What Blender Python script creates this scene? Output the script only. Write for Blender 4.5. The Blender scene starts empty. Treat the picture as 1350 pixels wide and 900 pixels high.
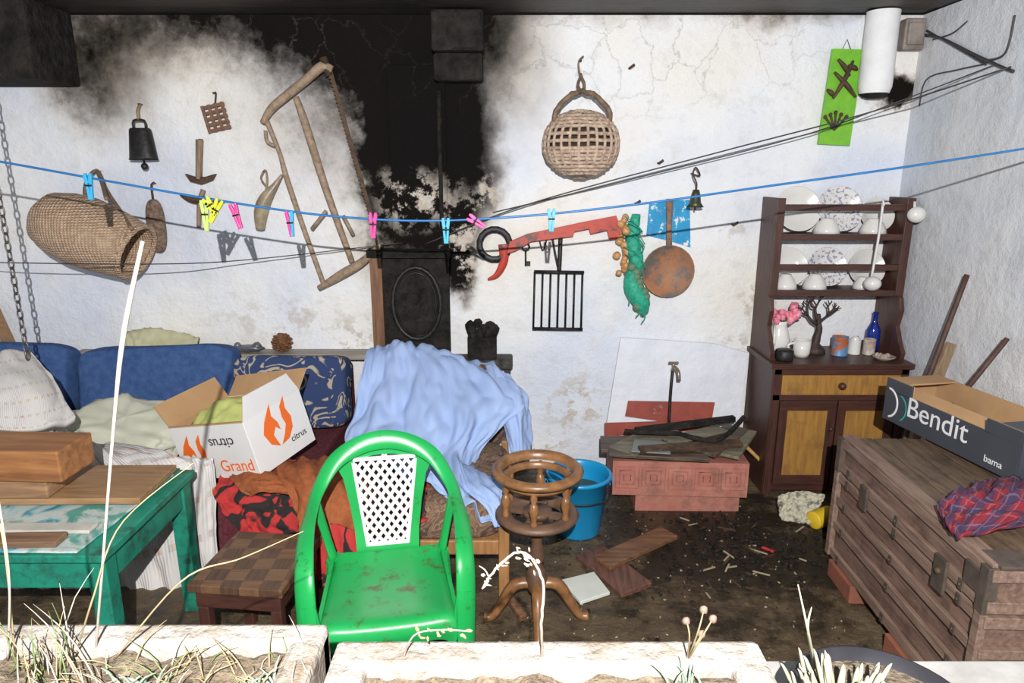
import bpy, math, random
from mathutils import Vector, Matrix, noise, Euler
random.seed(7)
R=random.uniform
V=Vector
# ---------------------------------------------------------------- survey frame
PT=math.radians(14); CP,SP=math.cos(PT),math.sin(PT)
H=1.6; D=3.55; XR=1.97; XL=-3.1; ZC=2.325
def _d(u,v):
    a=(u-675)/900; b=(450-v)/900
    return a,CP+b*SP,-SP+b*CP
def Y(u,v,y):
    a,b,c=_d(u,v); k=y/b; return V((a*k,y,H+c*k))
def Wl(u,v,off=0.0): return Y(u,v,D-off)
def Zp(u,v,z):
    a,b,c=_d(u,v); k=(z-H)/c; return V((a*k,b*k,z))
def Xp(u,v,x):
    a,b,c=_d(u,v); k=x/a; return V((x,b*k,H+c*k))
# ---------------------------------------------------------------- materials
MC={}
def newmat(name):
    m=bpy.data.materials.new(name); m.use_nodes=True
    nt=m.node_tree; return m,nt,nt.nodes['Principled BSDF']
def col(c): return (c[0],c[1],c[2],1)
def nd(nt,t,**k):
    n=nt.nodes.new(t)
    for a,b in k.items(): setattr(n,a,b)
    return n
def ramp(nt,fac,stops):
    r=nd(nt,'ShaderNodeValToRGB'); e=r.color_ramp.elements
    while len(e)<len(stops): e.new(.5)
    for i,(p,c) in enumerate(stops):
        e[i].position=p; e[i].color=col(c)
    nt.links.new(fac,r.inputs[0]); return r.outputs[0]
def mixc(nt,fac,a,b,mode='MIX'):
    m=nd(nt,'ShaderNodeMix',data_type='RGBA',blend_type=mode)
    for s,x in ((0,fac),(6,a),(7,b)):
        if isinstance(x,(int,float)): m.inputs[s].default_value=x
        elif isinstance(x,tuple): m.inputs[s].default_value=col(x)
        else: nt.links.new(x,m.inputs[s])
    return m.outputs[2]
def math_(nt,op,a,b=0.0,clamp=False):
    m=nd(nt,'ShaderNodeMath',operation=op,use_clamp=clamp)
    for i,x in enumerate((a,b)):
        if isinstance(x,(int,float)): m.inputs[i].default_value=x
        else: nt.links.new(x,m.inputs[i])
    return m.outputs[0]
def ntex(nt,vec,scale,detail=5,rough=.6,dist=0.0):
    n=nd(nt,'ShaderNodeTexNoise'); n.inputs['Scale'].default_value=scale
    n.inputs['Detail'].default_value=detail; n.inputs['Roughness'].default_value=rough
    n.inputs['Distortion'].default_value=dist
    nt.links.new(vec,n.inputs['Vector']); return n
def objco(nt,scale=(1,1,1),out='Object'):
    t=nd(nt,'ShaderNodeTexCoord'); m=nd(nt,'ShaderNodeMapping'); m.inputs['Scale'].default_value=scale
    nt.links.new(t.outputs[out],m.inputs['Vector']); return m.outputs[0]
def bump(nt,bs,h,s,d=.01):
    b=nd(nt,'ShaderNodeBump'); b.inputs['Strength'].default_value=s; b.inputs['Distance'].default_value=d
    nt.links.new(h,b.inputs['Height']); nt.links.new(b.outputs[0],bs.inputs['Normal'])
def pm(name,c1,c2=None,scale=12,rough=.65,bmp=.25,metal=0,stretch=(1,1,1),lo=.35,hi=.65,dirt=None,dsc=5,dlo=.5,dhi=.7,bd=.006,spec=None):
    if name in MC: return MC[name]
    m,nt,bs=newmat(name)
    if c2 is None: c2=tuple(x*.75 for x in c1)
    co=objco(nt,stretch); n=ntex(nt,co,scale)
    c=ramp(nt,n.outputs[0],[(lo,c1),(hi,c2)])
    if dirt:
        n2=ntex(nt,objco(nt),dsc,8,.7)
        f=ramp(nt,n2.outputs[0],[(dlo,(0,0,0)),(dhi,(1,1,1))]); c=mixc(nt,f,c,dirt)
    nt.links.new(c,bs.inputs['Base Color'])
    bs.inputs['Roughness'].default_value=rough; bs.inputs['Metallic'].default_value=metal
    if spec is not None: bs.inputs['Specular IOR Level'].default_value=spec
    if bmp: bump(nt,bs,n.outputs[0],bmp,bd)
    MC[name]=m; return m
def wood(name,c1,c2,axis='x',rough=.55,scale=7,dirt=None,**k):
    st={'x':(1,9,9),'y':(9,1,9),'z':(9,9,1)}[axis]
    return pm(name,c1,c2,scale=scale,rough=rough,bmp=.35,stretch=st,dirt=dirt,**k)
# ---------------------------------------------------------------- builder
def crp(a,b,c,d,t):
    return .5*((2*b)+(c-a)*t+(2*a-5*b+4*c-d)*t*t+(3*b-a-3*c+d)*t*t*t)
def interp(r,n,closed=False):
    out=[];L=len(r);S=L if closed else L-1
    for i in range(n):
        x=i/(n if closed else n-1)*S; k=min(int(x),S-1); t=x-k
        g=(lambda j:r[j%L]) if closed else (lambda j:r[max(0,min(L-1,j))])
        out.append(crp(g(k-1),g(k),g(k+1),g(k+2),t))
    return out
def axM(p,d,up=None):
    q=V(d).normalized().to_track_quat('Z','Y'); return Matrix.Translation(V(p))@q.to_matrix().to_4x4()
def rotM(loc,rx=0,ry=0,rz=0):
    return Matrix.Translation(V(loc))@Euler((math.radians(rx),math.radians(ry),math.radians(rz)),'XYZ').to_matrix().to_4x4()
I4=Matrix.Identity(4)
class B:
    def __init__(s,name,M=None):
        s.n=name;s.v=[];s.f=[];s.mi=[];s.sm=[];s.uv=[];s.mats=[];s.M=M or I4
    def add(s,vs,fs,m,smooth=False,uvs=None,M=None):
        MM=s.M@M if M is not None else s.M
        o=len(s.v); s.v+=[MM@V(p) for p in vs]; s.uv+=uvs if uvs else [(0,0)]*len(vs)
        if m not in s.mats: s.mats.append(m)
        k=s.mats.index(m)
        for f in fs: s.f.append([i+o for i in f]); s.mi.append(k); s.sm.append(smooth)
        return s
    def hexa(s,p,m,M=None):
        return s.add(p,[(3,2,1,0),(4,5,6,7),(0,1,5,4),(1,2,6,5),(2,3,7,6),(3,0,4,7)],m,M=M)
    def box(s,c,sz,m,rot=(0,0,0),M=None,taper=1):
        x,y,z=[a/2 for a in sz]; t=taper
        p=[(-x,-y,-z),(x,-y,-z),(x,y,-z),(-x,y,-z),(-x*t,-y*t,z),(x*t,-y*t,z),(x*t,y*t,z),(-x*t,y*t,z)]
        L=rotM(c,*rot); 
        if M is not None: L=M@L
        return s.hexa(p,m,M=L)
    def bar(s,a,b,w,t,m,n=(0,-1,0)):
        a,b,n=V(a),V(b),V(n); d=(b-a).normalized(); sd=d.cross(n).normalized()*w/2; nn=sd.cross(d).normalized()*t/2
        return s.hexa([a-sd-nn,a+sd-nn,a+sd+nn,a-sd+nn,b-sd-nn,b+sd-nn,b+sd+nn,b-sd+nn],m)
    def prism(s,poly,ext,m,M=None):
        n=len(poly); e=V(ext); vs=[V(p) for p in poly]+[V(p)+e for p in poly]
        fs=[list(range(n))[::-1],[i+n for i in range(n)]]+[(i,(i+1)%n,(i+1)%n+n,i+n) for i in range(n)]
        return s.add(vs,fs,m,M=M)
    def tube(s,pts,r,m,seg=8,sub=0,closed=False,jit=0,flat=1,nrm=None):
        pts=[V(p) for p in pts]; rl=list(r) if isinstance(r,(list,tuple)) else [r]*len(pts)
        if sub:
            rr=interp([V((x,0,0)) for x in rl],sub,closed); rl=[max(.0003,q.x) for q in rr]
            if nrm: nrm=interp([V(q) for q in nrm],sub,closed)
            pts=interp(pts,sub,closed)
        if jit: pts=[p+V((R(-jit,jit),R(-jit,jit),R(-jit,jit))) for p in pts]
        n=len(pts); vs=[];nv=None
        for i,p in enumerate(pts):
            if closed: t=pts[(i+1)%n]-pts[i-1]
            else: t=pts[min(i+1,n-1)]-pts[max(i-1,0)]
            if t.length<1e-9: t=V((0,0,1))
            t.normalize()
            if nrm: nv=V(nrm[i])
            elif nv is None: nv=V((0,0,1)) if abs(t.z)<.9 else V((1,0,0))
            nv=(nv-t*nv.dot(t)).normalized(); sd=t.cross(nv)
            for j in range(seg):
                a=2*math.pi*(j+.5)/seg; vs.append(p+(sd*math.cos(a)+nv*math.sin(a)*flat)*rl[i])
        fs=[]
        for i in range(n if closed else n-1):
            k=(i+1)%n
            for j in range(seg):
                l=(j+1)%seg; fs.append((i*seg+j,i*seg+l,k*seg+l,k*seg+j))
        if not closed: fs+= [list(range(seg))[::-1],[(n-1)*seg+j for j in range(seg)]]
        return s.add(vs,fs,m,smooth=True)
    def lathe(s,prof,m,M=None,seg=28,sx=1,sy=1,smooth=True):
        vs=[];fs=[];n=len(prof)
        for r,h in prof:
            for j in range(seg):
                a=2*math.pi*j/seg; vs.append((r*math.cos(a)*sx,r*math.sin(a)*sy,h))
        for i in range(n-1):
            for j in range(seg):
                l=(j+1)%seg; fs.append((i*seg+j,i*seg+l,(i+1)*seg+l,(i+1)*seg+j))
        return s.add(vs,fs,m,smooth=smooth,M=M)
    def ball(s,c,r,m,rot=(0,0,0),seg=20,nz=0,nf=3,sq=1,M=None):
        vs=[];fs=[];K=seg//2
        if not isinstance(r,(tuple,list)): r=(r,r,r)
        o=V(c)*7
        pw=lambda x:math.copysign(abs(x)**sq,x)
        for i in range(K+1):
            th=math.pi*i/K
            for j in range(seg):
                a=2*math.pi*j/seg
                d=V((pw(math.sin(th))*pw(math.cos(a)),pw(math.sin(th))*pw(math.sin(a)),pw(math.cos(th))))
                k=1+nz*noise.noise(d*nf+o)
                vs.append((d.x*r[0]*k,d.y*r[1]*k,d.z*r[2]*k))
        for i in range(K):
            for j in range(seg):
                l=(j+1)%seg; fs.append((i*seg+j,(i+1)*seg+j,(i+1)*seg+l,i*seg+l))
        L=rotM(c,*rot)
        if M is not None: L=M@L
        return s.add(vs,fs,m,smooth=True,M=L)
    def patch(s,rows,m,nu=50,nv=50,amp=.01,f=(6,2),wr=.004,seed=0,thick=.004):
        rows=[interp([V(p) for p in r],nu) for r in rows]
        cols=[interp([r[j] for r in rows],nv) for j in range(nu)]
        g=[[cols[j][i] for j in range(nu)] for i in range(nv)]
        vs=[];uvs=[];nn=[]
        for i in range(nv):
            for j in range(nu):
                a=g[i][min(j+1,nu-1)]-g[i][max(j-1,0)]; b=g[min(i+1,nv-1)][j]-g[max(i-1,0)][j]
                n=a.cross(b)
                n=n.normalized() if n.length>1e-10 else V((0,0,1))
                U,T=j/(nu-1),i/(nv-1)
                h=noise.noise(V((U*f[0]+T*1.3,T*f[1],seed*3.7)))
                h=(1-abs(h)*2.4)*.6+.5*noise.noise(V((U*f[0]*2.1-T*2,T*f[1]*2.6,seed+9.1)))
                w=1-abs(noise.noise(V((U*11+T*6,T*9-U*4,seed+3.3))))*2
                vs.append(g[i][j]+n*(h*amp+w*wr)); uvs.append((U,T)); nn.append(n)
        N=len(vs)
        fs=[(i*nu+j,i*nu+j+1,(i+1)*nu+j+1,(i+1)*nu+j) for i in range(nv-1) for j in range(nu-1)]
        v2=[vs[i]-nn[i]*thick for i in range(N)]
        f2=[tuple(N+k for k in q[::-1]) for q in fs]
        e=[i for i in range(nu)]+[i*nu+nu-1 for i in range(1,nv)]+[(nv-1)*nu+j for j in range(nu-2,-1,-1)]+[i*nu for i in range(nv-2,0,-1)]
        f3=[(e[(k+1)%len(e)],e[k],e[k]+N,e[(k+1)%len(e)]+N) for k in range(len(e))]
        return s.add(vs+v2,fs+f2+f3,m,smooth=True,uvs=uvs+uvs)
    def done(s,bevel=0,origin=True,sub=0):
        me=bpy.data.meshes.new(s.n)
        c=V((0,0,0))
        if origin:
            lo=V([min(p[i] for p in s.v) for i in range(3)]); hi=V([max(p[i] for p in s.v) for i in range(3)])
            c=(lo+hi)/2; c.z=lo.z
        me.from_pydata([p-c for p in s.v],[],s.f)
        for m in s.mats: me.materials.append(m)
        me.polygons.foreach_set('material_index',s.mi); me.polygons.foreach_set('use_smooth',s.sm)
        ul=me.uv_layers.new(name='UVMap')
        for l in me.loops: ul.data[l.index].uv=s.uv[l.vertex_index]
        me.update()
        o=bpy.data.objects.new(s.n,me); bpy.context.collection.objects.link(o); o.location=c
        if bevel:
            b=o.modifiers.new('bevel','BEVEL'); b.width=bevel; b.segments=2; b.limit_method='ANGLE'; b.angle_limit=math.radians(50)
        return o
def text(parent,name,body,size,M,m,ext=.001):
    cu=bpy.data.curves.new(name,'FONT'); cu.body=body; cu.size=size; cu.extrude=ext; cu.align_x='CENTER'
    cu.materials.append(m)
    o=bpy.data.objects.new(name,cu); bpy.context.collection.objects.link(o)
    o.parent=parent; o.matrix_parent_inverse=Matrix.Translation(parent.location).inverted(); o.matrix_basis=M
    return o
# ================================================================ SHELL
m,nt,bs=newmat('old_plaster_sooty'); plaster=m
tc=nd(nt,'ShaderNodeTexCoord').outputs['Object']
nA=ntex(nt,tc,2.2,6,.6); nB=ntex(nt,tc,9,8,.7); nC=ntex(nt,tc,45,6,.7); nL=ntex(nt,tc,1.1,3,.5)
base=ramp(nt,nL.outputs[0],[(.35,(.70,.75,.86)),(.5,(.85,.86,.88)),(.65,(.85,.82,.76))])
base=mixc(nt,ramp(nt,nB.outputs[0],[(.52,(0,0,0)),(.76,(.5,.5,.5))]),base,(.58,.56,.53))
off=nd(nt,'ShaderNodeVectorMath',operation='MULTIPLY_ADD'); nt.links.new(nA.outputs['Color'],off.inputs[0])
off.inputs[1].default_value=(.34,0,.34); off.inputs[2].default_value=(-.17,0,-.17)
off2=nd(nt,'ShaderNodeVectorMath',operation='MULTIPLY_ADD'); nt.links.new(nB.outputs['Color'],off2.inputs[0])
off2.inputs[1].default_value=(.16,0,.16); off2.inputs[2].default_value=(-.08,0,-.08)
dd=nd(nt,'ShaderNodeVectorMath',operation='ADD'); nt.links.new(off.outputs[0],dd.inputs[0]); nt.links.new(off2.outputs[0],dd.inputs[1])
pp=nd(nt,'ShaderNodeVectorMath',operation='ADD'); nt.links.new(tc,pp.inputs[0]); nt.links.new(dd.outputs[0],pp.inputs[1])
def blob(u,v,ru,rv,inner,st):
    c=Wl(u,v)
    a=nd(nt,'ShaderNodeVectorMath',operation='SUBTRACT'); nt.links.new(pp.outputs[0],a.inputs[0]); a.inputs[1].default_value=(c.x,D,c.z)
    b=nd(nt,'ShaderNodeVectorMath',operation='MULTIPLY'); nt.links.new(a.outputs[0],b.inputs[0]); b.inputs[1].default_value=(262/ru,2.2,262/rv)
    l=nd(nt,'ShaderNodeVectorMath',operation='LENGTH'); nt.links.new(b.outputs[0],l.inputs[0])
    r=nd(nt,'ShaderNodeMapRange',interpolation_type='SMOOTHSTEP'); nt.links.new(l.outputs['Value'],r.inputs[0])
    r.inputs[1].default_value=1; r.inputs[2].default_value=inner; r.inputs[3].default_value=0; r.inputs[4].default_value=st
    return r.outputs[0]
def total(bl,op='MAXIMUM'):
    t=None
    for b in bl:
        o=blob(*b)
        t=o if t is None else math_(nt,op,t,o)
    return t
soot=total([(550,170,88,270,.35,1.1),(595,215,76,190,.35,.95),(540,40,170,150,.1,.8),(420,15,310,125,.0,.72),(240,10,300,90,.0,.62),(125,95,120,110,.0,.75),
 (450,120,175,190,.0,.50),(655,60,100,140,.1,.5),(930,-14,430,52,.2,.6),(605,355,40,66,.3,.85),(1190,125,56,26,.2,1.0),(505,260,62,170,.1,.45)],'ADD')
sf=math_(nt,'ADD',math_(nt,'MINIMUM',soot,1.1),math_(nt,'MULTIPLY',math_(nt,'SUBTRACT',nB.outputs[0],.5),math_(nt,'MULTIPLY',math_(nt,'MINIMUM',soot,.9),1.3)),clamp=True)
scol=ramp(nt,sf,[(0,(1,1,1)),(.2,(.76,.73,.70)),(.45,(.34,.31,.285)),(.7,(.09,.08,.07)),(.92,(.010,.008,.007))])
c=mixc(nt,1.0,base,scol,'MULTIPLY')
peel=total([(560,265,75,50,.2,1),(615,320,40,90,.3,1),(1005,400,34,60,.2,1),(972,450,26,26,.2,1),(760,540,70,70,.1,1),(720,590,50,30,.2,1),(470,440,60,50,.1,.8),(640,250,20,40,.2,.9),(390,420,160,50,.0,.6),(960,300,30,20,.1,.6)])
pk=math_(nt,'MULTIPLY',peel,ramp(nt,nB.outputs[0],[(.50,(0,0,0)),(.55,(1,1,1))]))
c=mixc(nt,pk,c,ramp(nt,nC.outputs[0],[(.4,(.52,.43,.34)),(.6,(.62,.59,.54))]))
vo=nd(nt,'ShaderNodeTexVoronoi',feature='DISTANCE_TO_EDGE'); vo.inputs['Scale'].default_value=4.3; nt.links.new(pp.outputs[0],vo.inputs['Vector'])
crk=ramp(nt,vo.outputs[0],[(0,(1,1,1)),(.012,(0,0,0))])
crm=math_(nt,'MULTIPLY',crk,total([(850,70,420,110,.1,.25),(330,60,250,80,.1,.2)]))
c=mixc(nt,crm,c,(.40,.35,.31))
nt.links.new(c,bs.inputs['Base Color']); bs.inputs['Roughness'].default_value=.95; bs.inputs['Specular IOR Level'].default_value=.12
hh=math_(nt,'ADD',math_(nt,'MULTIPLY',nB.outputs[0],1.0),math_(nt,'MULTIPLY',nC.outputs[0],.2))
hh=math_(nt,'ADD',hh,math_(nt,'MULTIPLY',nA.outputs[0],1.5))
hh=math_(nt,'SUBTRACT',hh,math_(nt,'MULTIPLY',crm,.6))
bump(nt,bs,hh,.6,.03)

m,nt,bs=newmat('plaster_side'); plaster2=m
tc=objco(nt); nB=ntex(nt,tc,6,8,.7); nL=ntex(nt,tc,1.3,4,.5)
c=ramp(nt,nL.outputs[0],[(.35,(.62,.66,.74)),(.6,(.74,.74,.75))])
c=mixc(nt,ramp(nt,nB.outputs[0],[(.5,(0,0,0)),(.75,(.6,.6,.6))]),c,(.5,.49,.48))
nt.links.new(c,bs.inputs['Base Color']); bs.inputs['Roughness'].default_value=.9; bump(nt,bs,nB.outputs[0],.7,.03)

m,nt,bs=newmat('dirt_floor'); floorm=m
tc=objco(nt); n1=ntex(nt,tc,2.2,8,.65); n2=ntex(nt,tc,22,8,.7); n3=ntex(nt,tc,5,8,.75)
c=ramp(nt,n1.outputs[0],[(.35,(.075,.05,.027)),(.5,(.115,.08,.044)),(.65,(.17,.125,.07))])
dv_=nd(nt,'ShaderNodeVectorMath',operation='DISTANCE'); nt.links.new(nd(nt,'ShaderNodeTexCoord').outputs['Object'],dv_.inputs[0]); dv_.inputs[1].default_value=(.95,2.72,0)
sp_=nd(nt,'ShaderNodeMapRange',interpolation_type='SMOOTHSTEP'); nt.links.new(dv_.outputs['Value'],sp_.inputs[0]); sp_.inputs[1].default_value=.8; sp_.inputs[2].default_value=.1; sp_.inputs[3].default_value=0; sp_.inputs[4].default_value=.18
wet=math_(nt,'ADD',n3.outputs[0],sp_.outputs[0])
c=mixc(nt,ramp(nt,wet,[(.47,(0,0,0)),(.62,(.95,.95,.95))]),c,(.020,.016,.011))
c=mixc(nt,ramp(nt,n2.outputs[0],[(.59,(0,0,0)),(.70,(.6,.6,.6))]),c,(.29,.23,.15))
nt.links.new(c,bs.inputs['Base Color']); nt.links.new(ramp(nt,wet,[(.42,(.65,.65,.65)),(.60,(.18,.18,.18))]),bs.inputs['Roughness'])
bump(nt,bs,n2.outputs[0],.9,.018)

ceilm=wood('ceiling_boards_dark',(.016,.013,.011),(.05,.042,.035),'x')
black=pm('charred_black',(.010,.009,.008),(.032,.028,.025),scale=14,rough=.9,bmp=1,bd=.04,spec=.2)
iron=pm('black_iron',(.012,.012,.013),(.036,.034,.032),scale=30,rough=.5,bmp=.4,metal=.4)
concrete=pm('concrete_grey',(.30,.29,.27),(.42,.41,.39),rough=.9)
T=.12
B('floor').box(((XL+XR)/2,1.9,-.05),(XR-XL+.6,5.0,.1),floorm).done(origin=False)
B('wall_back').box(((XL+XR)/2,D+T/2,ZC/2),(XR-XL+2*T,T,ZC),plaster).done(origin=False)
B('wall_right').box((XR+T/2,(D+.8)/2,ZC/2),(T,D-.8,ZC),plaster2).done(origin=False)
B('wall_left').box((XL-T/2,(D+.8)/2,ZC/2),(T,D-.8,ZC),plaster2).done(origin=False)
b=B('ceiling'); 
for i in range(10):
    x0=1.0+i*.27; b.box(((XL+XR)/2,x0+.13,ZC+.03+R(0,.008)),(XR-XL+.2,.262,.05),ceilm)
b.done(.004,origin=False)
B('wall_front').box(((XL+XR)/2,.8,.36),(XR-XL,.5,.72),plaster2).done(origin=False)
B('window_sill').box((0,.80,.735),(3.4,.5,.03),concrete).done(.005)
p1=Wl(109,118); 
B('ceiling_beam').box(((p1.x+XL)/2,D-.172,(p1.z+ZC)/2+.01),(p1.x-XL,.34,ZC-p1.z),black).done(.012)
a=Wl(570,104,.12);c_=Wl(638,104,.12)
b=B('stone_corbel')
b.box(((a.x+c_.x)/2,D-.072,(a.z+ZC)/2+.06),(c_.x-a.x,.14,ZC-a.z-.12),black)
b.box(((a.x+c_.x)/2,D-.062,a.z+.055),(c_.x-a.x-.012,.12,.125),black)
b.done(.015)
a=Wl(520,330);c_=Wl(592,330)
b=B('chimney_pilaster'); b.box(((a.x+c_.x)/2,D-.012,(a.z+2.1)/2),(c_.x-a.x,.022,2.1-a.z),plaster)
b.done(.006,origin=False)
b=B('chimney_flue_pipe'); q=Wl(581,200); b.tube([V((q.x,D-.036,1.24)),V((q.x,D-.036,1.98))],.011,black); b.done()
b=B('plastered_flue'); q=Wl(1160,60,.08); zf=Wl(1160,130,.08).z
white_pl=pm('white_limewash',(.84,.84,.85),(.76,.76,.77),rough=.8)
b.lathe([(0,0),(.03,.001),(.05,.008),(.066,.022)],black,M=Matrix.Translation((q.x,D-.078,zf)),seg=36)
b.lathe([(.066,.022),(.075,.05),(.076,.09),(.073,ZC-zf)],white_pl,M=Matrix.Translation((q.x,D-.078,zf)),seg=36)
b.done()
b=B('junction_box'); q=Wl(1202,46,.035); b.box(q,(.10,.06,.14),pm('old_grey_box',(.30,.26,.23),(.16,.13,.11)))
b.box(q+V((0,-.035,0)),(.08,.02,.1),pm('old_grey_box',(.2,.2,.2)))
b.done(.008)
wire=pm('dark_wire',(.05,.045,.05),rough=.5,bmp=0)
b=B('electric_cable')
b.tube([Wl(1213,45,.03),Xp(1240,50,XR-.012),Xp(1285,72,XR-.012),Xp(1320,88,XR-.012),Xp(1336,94,XR-.012)],.006,wire,sub=20)
b.tube([Xp(1222,40,XR-.012),Xp(1260,62,XR-.012),Xp(1300,85,XR-.012)],.004,wire,sub=20)
b.tube([Xp(1296,80,XR-.012),Xp(1325,70,XR-.012),Xp(1338,20,XR-.012)],.004,wire,sub=20)
b.tube([Xp(1230,52,XR-.012),Xp(1255,44,XR-.012),Xp(1275,28,XR-.012)],.003,wire,sub=12)
b.tube([Xp(1300,84,XR-.012),Xp(1262,92,XR-.012),Xp(1222,104,XR-.012),Xp(1212,140,XR-.012)],.003,wire,sub=14)
b.done()
brownp=wood('scorched_brown_board',(.24,.11,.05),(.11,.055,.03),'z')
a=Wl(490,332);c_=Wl(592,332);z0=Wl(490,462).z
b=B('cast_iron_stove_plate')
b.box(((a.x+c_.x)/2,D-.022,(a.z+z0)/2),(c_.x-a.x,.04,a.z-z0),black)
b.box((a.x+.03,D-.036,(a.z+z0)/2),(.06,.065,a.z-z0),brownp)
b.box(((a.x+c_.x)/2,D-.047,a.z+.0),(c_.x-a.x+.02,.09,.04),black)
cx=(a.x+c_.x)/2+.03;cz=(a.z+z0)/2
b.tube([V((cx+.125*math.cos(t*.2617),D-.045,cz+.19*math.sin(t*.2617))) for t in range(24)],.012,iron,closed=True)
b.tube([V((cx+.102*math.cos(t*.2617),D-.044,cz+.162*math.sin(t*.2617))) for t in range(24)],.005,iron,closed=True)
b.lathe([(0,0.0),(.6,.002),(1,.012)],black,M=Matrix.Translation((cx,D-.046,cz))@Matrix.Rotation(math.radians(90),4,'X')@Matrix.Diagonal((.10,.158,1,1)),seg=32)
b.ball((cx-.02,D-.046,cz+.03),(.04,.012,.035),black,nz=.5); b.ball((cx+.03,D-.046,cz-.03),(.035,.012,.05),black,nz=.5); b.ball((cx,D-.046,cz-.09),(.05,.01,.025),black,nz=.5)
b.done(.004)
# ================================================================ WALL OBJECTS
rust=pm('rusty_iron',(.05,.03,.02),(.12,.07,.04),scale=25,rough=.7,bmp=.5,metal=.3)
oldw=wood('weathered_wood',(.34,.24,.15),(.19,.125,.075),'z',scale=5)
def nail(b,p): b.tube([V((p.x,D-.002,p.z)),p+V((0,-.01,.0))],.004,rust)
b=B('cowbell'); q=Wl(187,190,.08)
b.lathe([(.0,.075),(.045,.075),(.052,.068),(.066,-.06),(.07,-.075),(.064,-.075),(.045,.06)],iron,M=Matrix.Translation(q),sy=.7)
b.tube([q+V((-.03,0,.075)),q+V((-.025,0,.11)),q+V((.025,0,.11)),q+V((.03,0,.075))],.006,iron,sub=10)
b.tube([q+V((0,0,.11)),q+V((-.01,0.02,.16)),q+V((-.015,.06,.19))],.007,oldw,sub=8)
b.tube([q+V((0,0,.0)),q+V((.0,0,-.1))],.005,iron); b.ball(q+V((0,0,-.105)),.017,iron)
nail(b,q+V((-.015,.05,.19))); b.done()
b=B('wooden_trivet'); q=Wl(285,155,.03); rw=wood('red_brown_wood',(.24,.12,.065),(.13,.065,.04),'x')
M=rotM(q,0,-12,0)
for i in range(5): b.box((0,0,-.055+i*.0275),(.115,.015,.016),rw,M=M)
for i in range(4): b.box((-.05+i*.033,-.006,0),(.014,.012,.13),rw,M=M)
b.tube([q+V((0,0,.06)),q+V((.01,0,.11)),q+V((.0,.02,.12))],.004,rust,sub=6); nail(b,q+V((0,.0,.115))); b.done(.002)
b=B('adze'); q0=Wl(263,184,.04);q1=Wl(262,236,.04)
b.tube([q0,q1],[.018,.015],oldw)
pl=[Wl(243,229,.05),Wl(255,233,.05),Wl(270,233,.05),Wl(283,229,.05),Wl(278,238,.05),Wl(265,243,.05),Wl(250,239,.05)]
b.prism(pl,(0,.03,0),rust); nail(b,q0); b.done(.002)
b=B('claw_hammer'); 
b.tube([Wl(238,256,.05),Wl(252,262,.05),Wl(270,264,.05),Wl(295,266,.05)],[.008,.02,.02,.006],rust,sub=12)
b.tube([Wl(268,250,.04),Wl(263,268,.05),Wl(262,300,.05)],[.012,.012,.01],oldw,sub=8); nail(b,Wl(264,256,.03)); b.done()
b=B('bristle_brush'); br=pm('brush_bristle',(.30,.21,.15),(.12,.08,.065),scale=70,bmp=1,rough=.9,bd=.01)
q=Wl(206,298,.045); b.ball(q,(.045,.03,.135),br,seg=28,sq=.75); b.tube([q+V((0,0,.13)),q+V((.0,0,.2)),q+V((0,.03,.215))],.005,rust,sub=6); nail(b,q+V((0,.02,.21))); b.done()
b=B('powder_horn'); hm=pm('horn',(.42,.34,.22),(.16,.12,.08),scale=14,rough=.35)
b.tube([Wl(372,230,.06),Wl(362,245,.07),Wl(350,262,.07),Wl(344,280,.07),Wl(343,302,.06)],[.006,.016,.032,.034,.022],hm,sub=18,seg=12)
b.tube([Wl(356,250,.07),Wl(344,236,.05),Wl(350,224,.03),Wl(352,240,.06),Wl(348,262,.07)],.005,oldw,sub=16); nail(b,Wl(348,226,.03)); b.done()
def wicker(name,c1,c2):
    m,nt,bs=newmat(name); co=objco(nt,(1,1,1)); n=ntex(nt,co,40,4)
    w=nd(nt,'ShaderNodeTexWave',bands_direction='Z'); w.inputs['Scale'].default_value=26; w.inputs['Distortion'].default_value=2.5; w.inputs['Detail'].default_value=3
    nt.links.new(co,w.inputs['Vector'])
    w2=nd(nt,'ShaderNodeTexWave',bands_direction='X'); w2.inputs['Scale'].default_value=22; w2.inputs['Distortion'].default_value=3
    nt.links.new(co,w2.inputs['Vector'])
    h=math_(nt,'MULTIPLY',w.outputs[0],w2.outputs[0])
    c=mixc(nt,ramp(nt,n.outputs[0],[(.4,(0,0,0)),(.6,(1,1,1))]),c1,c2)
    c=mixc(nt,1.0,c,ramp(nt,h,[(.0,(.6,.54,.48)),(.35,(1,1,1))]),'MULTIPLY')
    nt.links.new(c,bs.inputs['Base Color']); bs.inputs['Roughness'].default_value=.8; bump(nt,bs,h,.8,.010); return m
wk=wicker('wicker_straw',(.74,.55,.40),(.56,.40,.28))
b=B('straw_basket')
p0=Wl(72,290,.23);p1=Wl(180,332,.23); M=axM(p0,p1-p0); L=(p1-p0).length
b.lathe([(0,-.08),(.09,-.07),(.15,-.03),(.185,.05),(.20,.14),(.192,.24),(.178,.33),(.165,L),(.15,L),(.155,.33),(.17,.2),(.1,.05),(0,.0)],wk,M=M,seg=40,sy=.85)
b.tube([M@V((.158*math.cos(t*.3927),.134*math.sin(t*.3927),L)) for t in range(16)],.013,wk,closed=True)
hd=pm('twisted_handle',(.24,.16,.1),(.12,.08,.05),scale=40,bmp=.8)
b.tube([Wl(112,262,.06),Wl(114,240,.06),Wl(128,225,.04),Wl(140,250,.1),Wl(160,280,.22),Wl(174,302,.33)],.010,hd,sub=24)
b.tube([Wl(128,226,.04),Wl(134,240,.16),Wl(140,262,.40)],.009,hd,sub=14)
nail(b,Wl(128,226,.03)); b.done()
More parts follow.
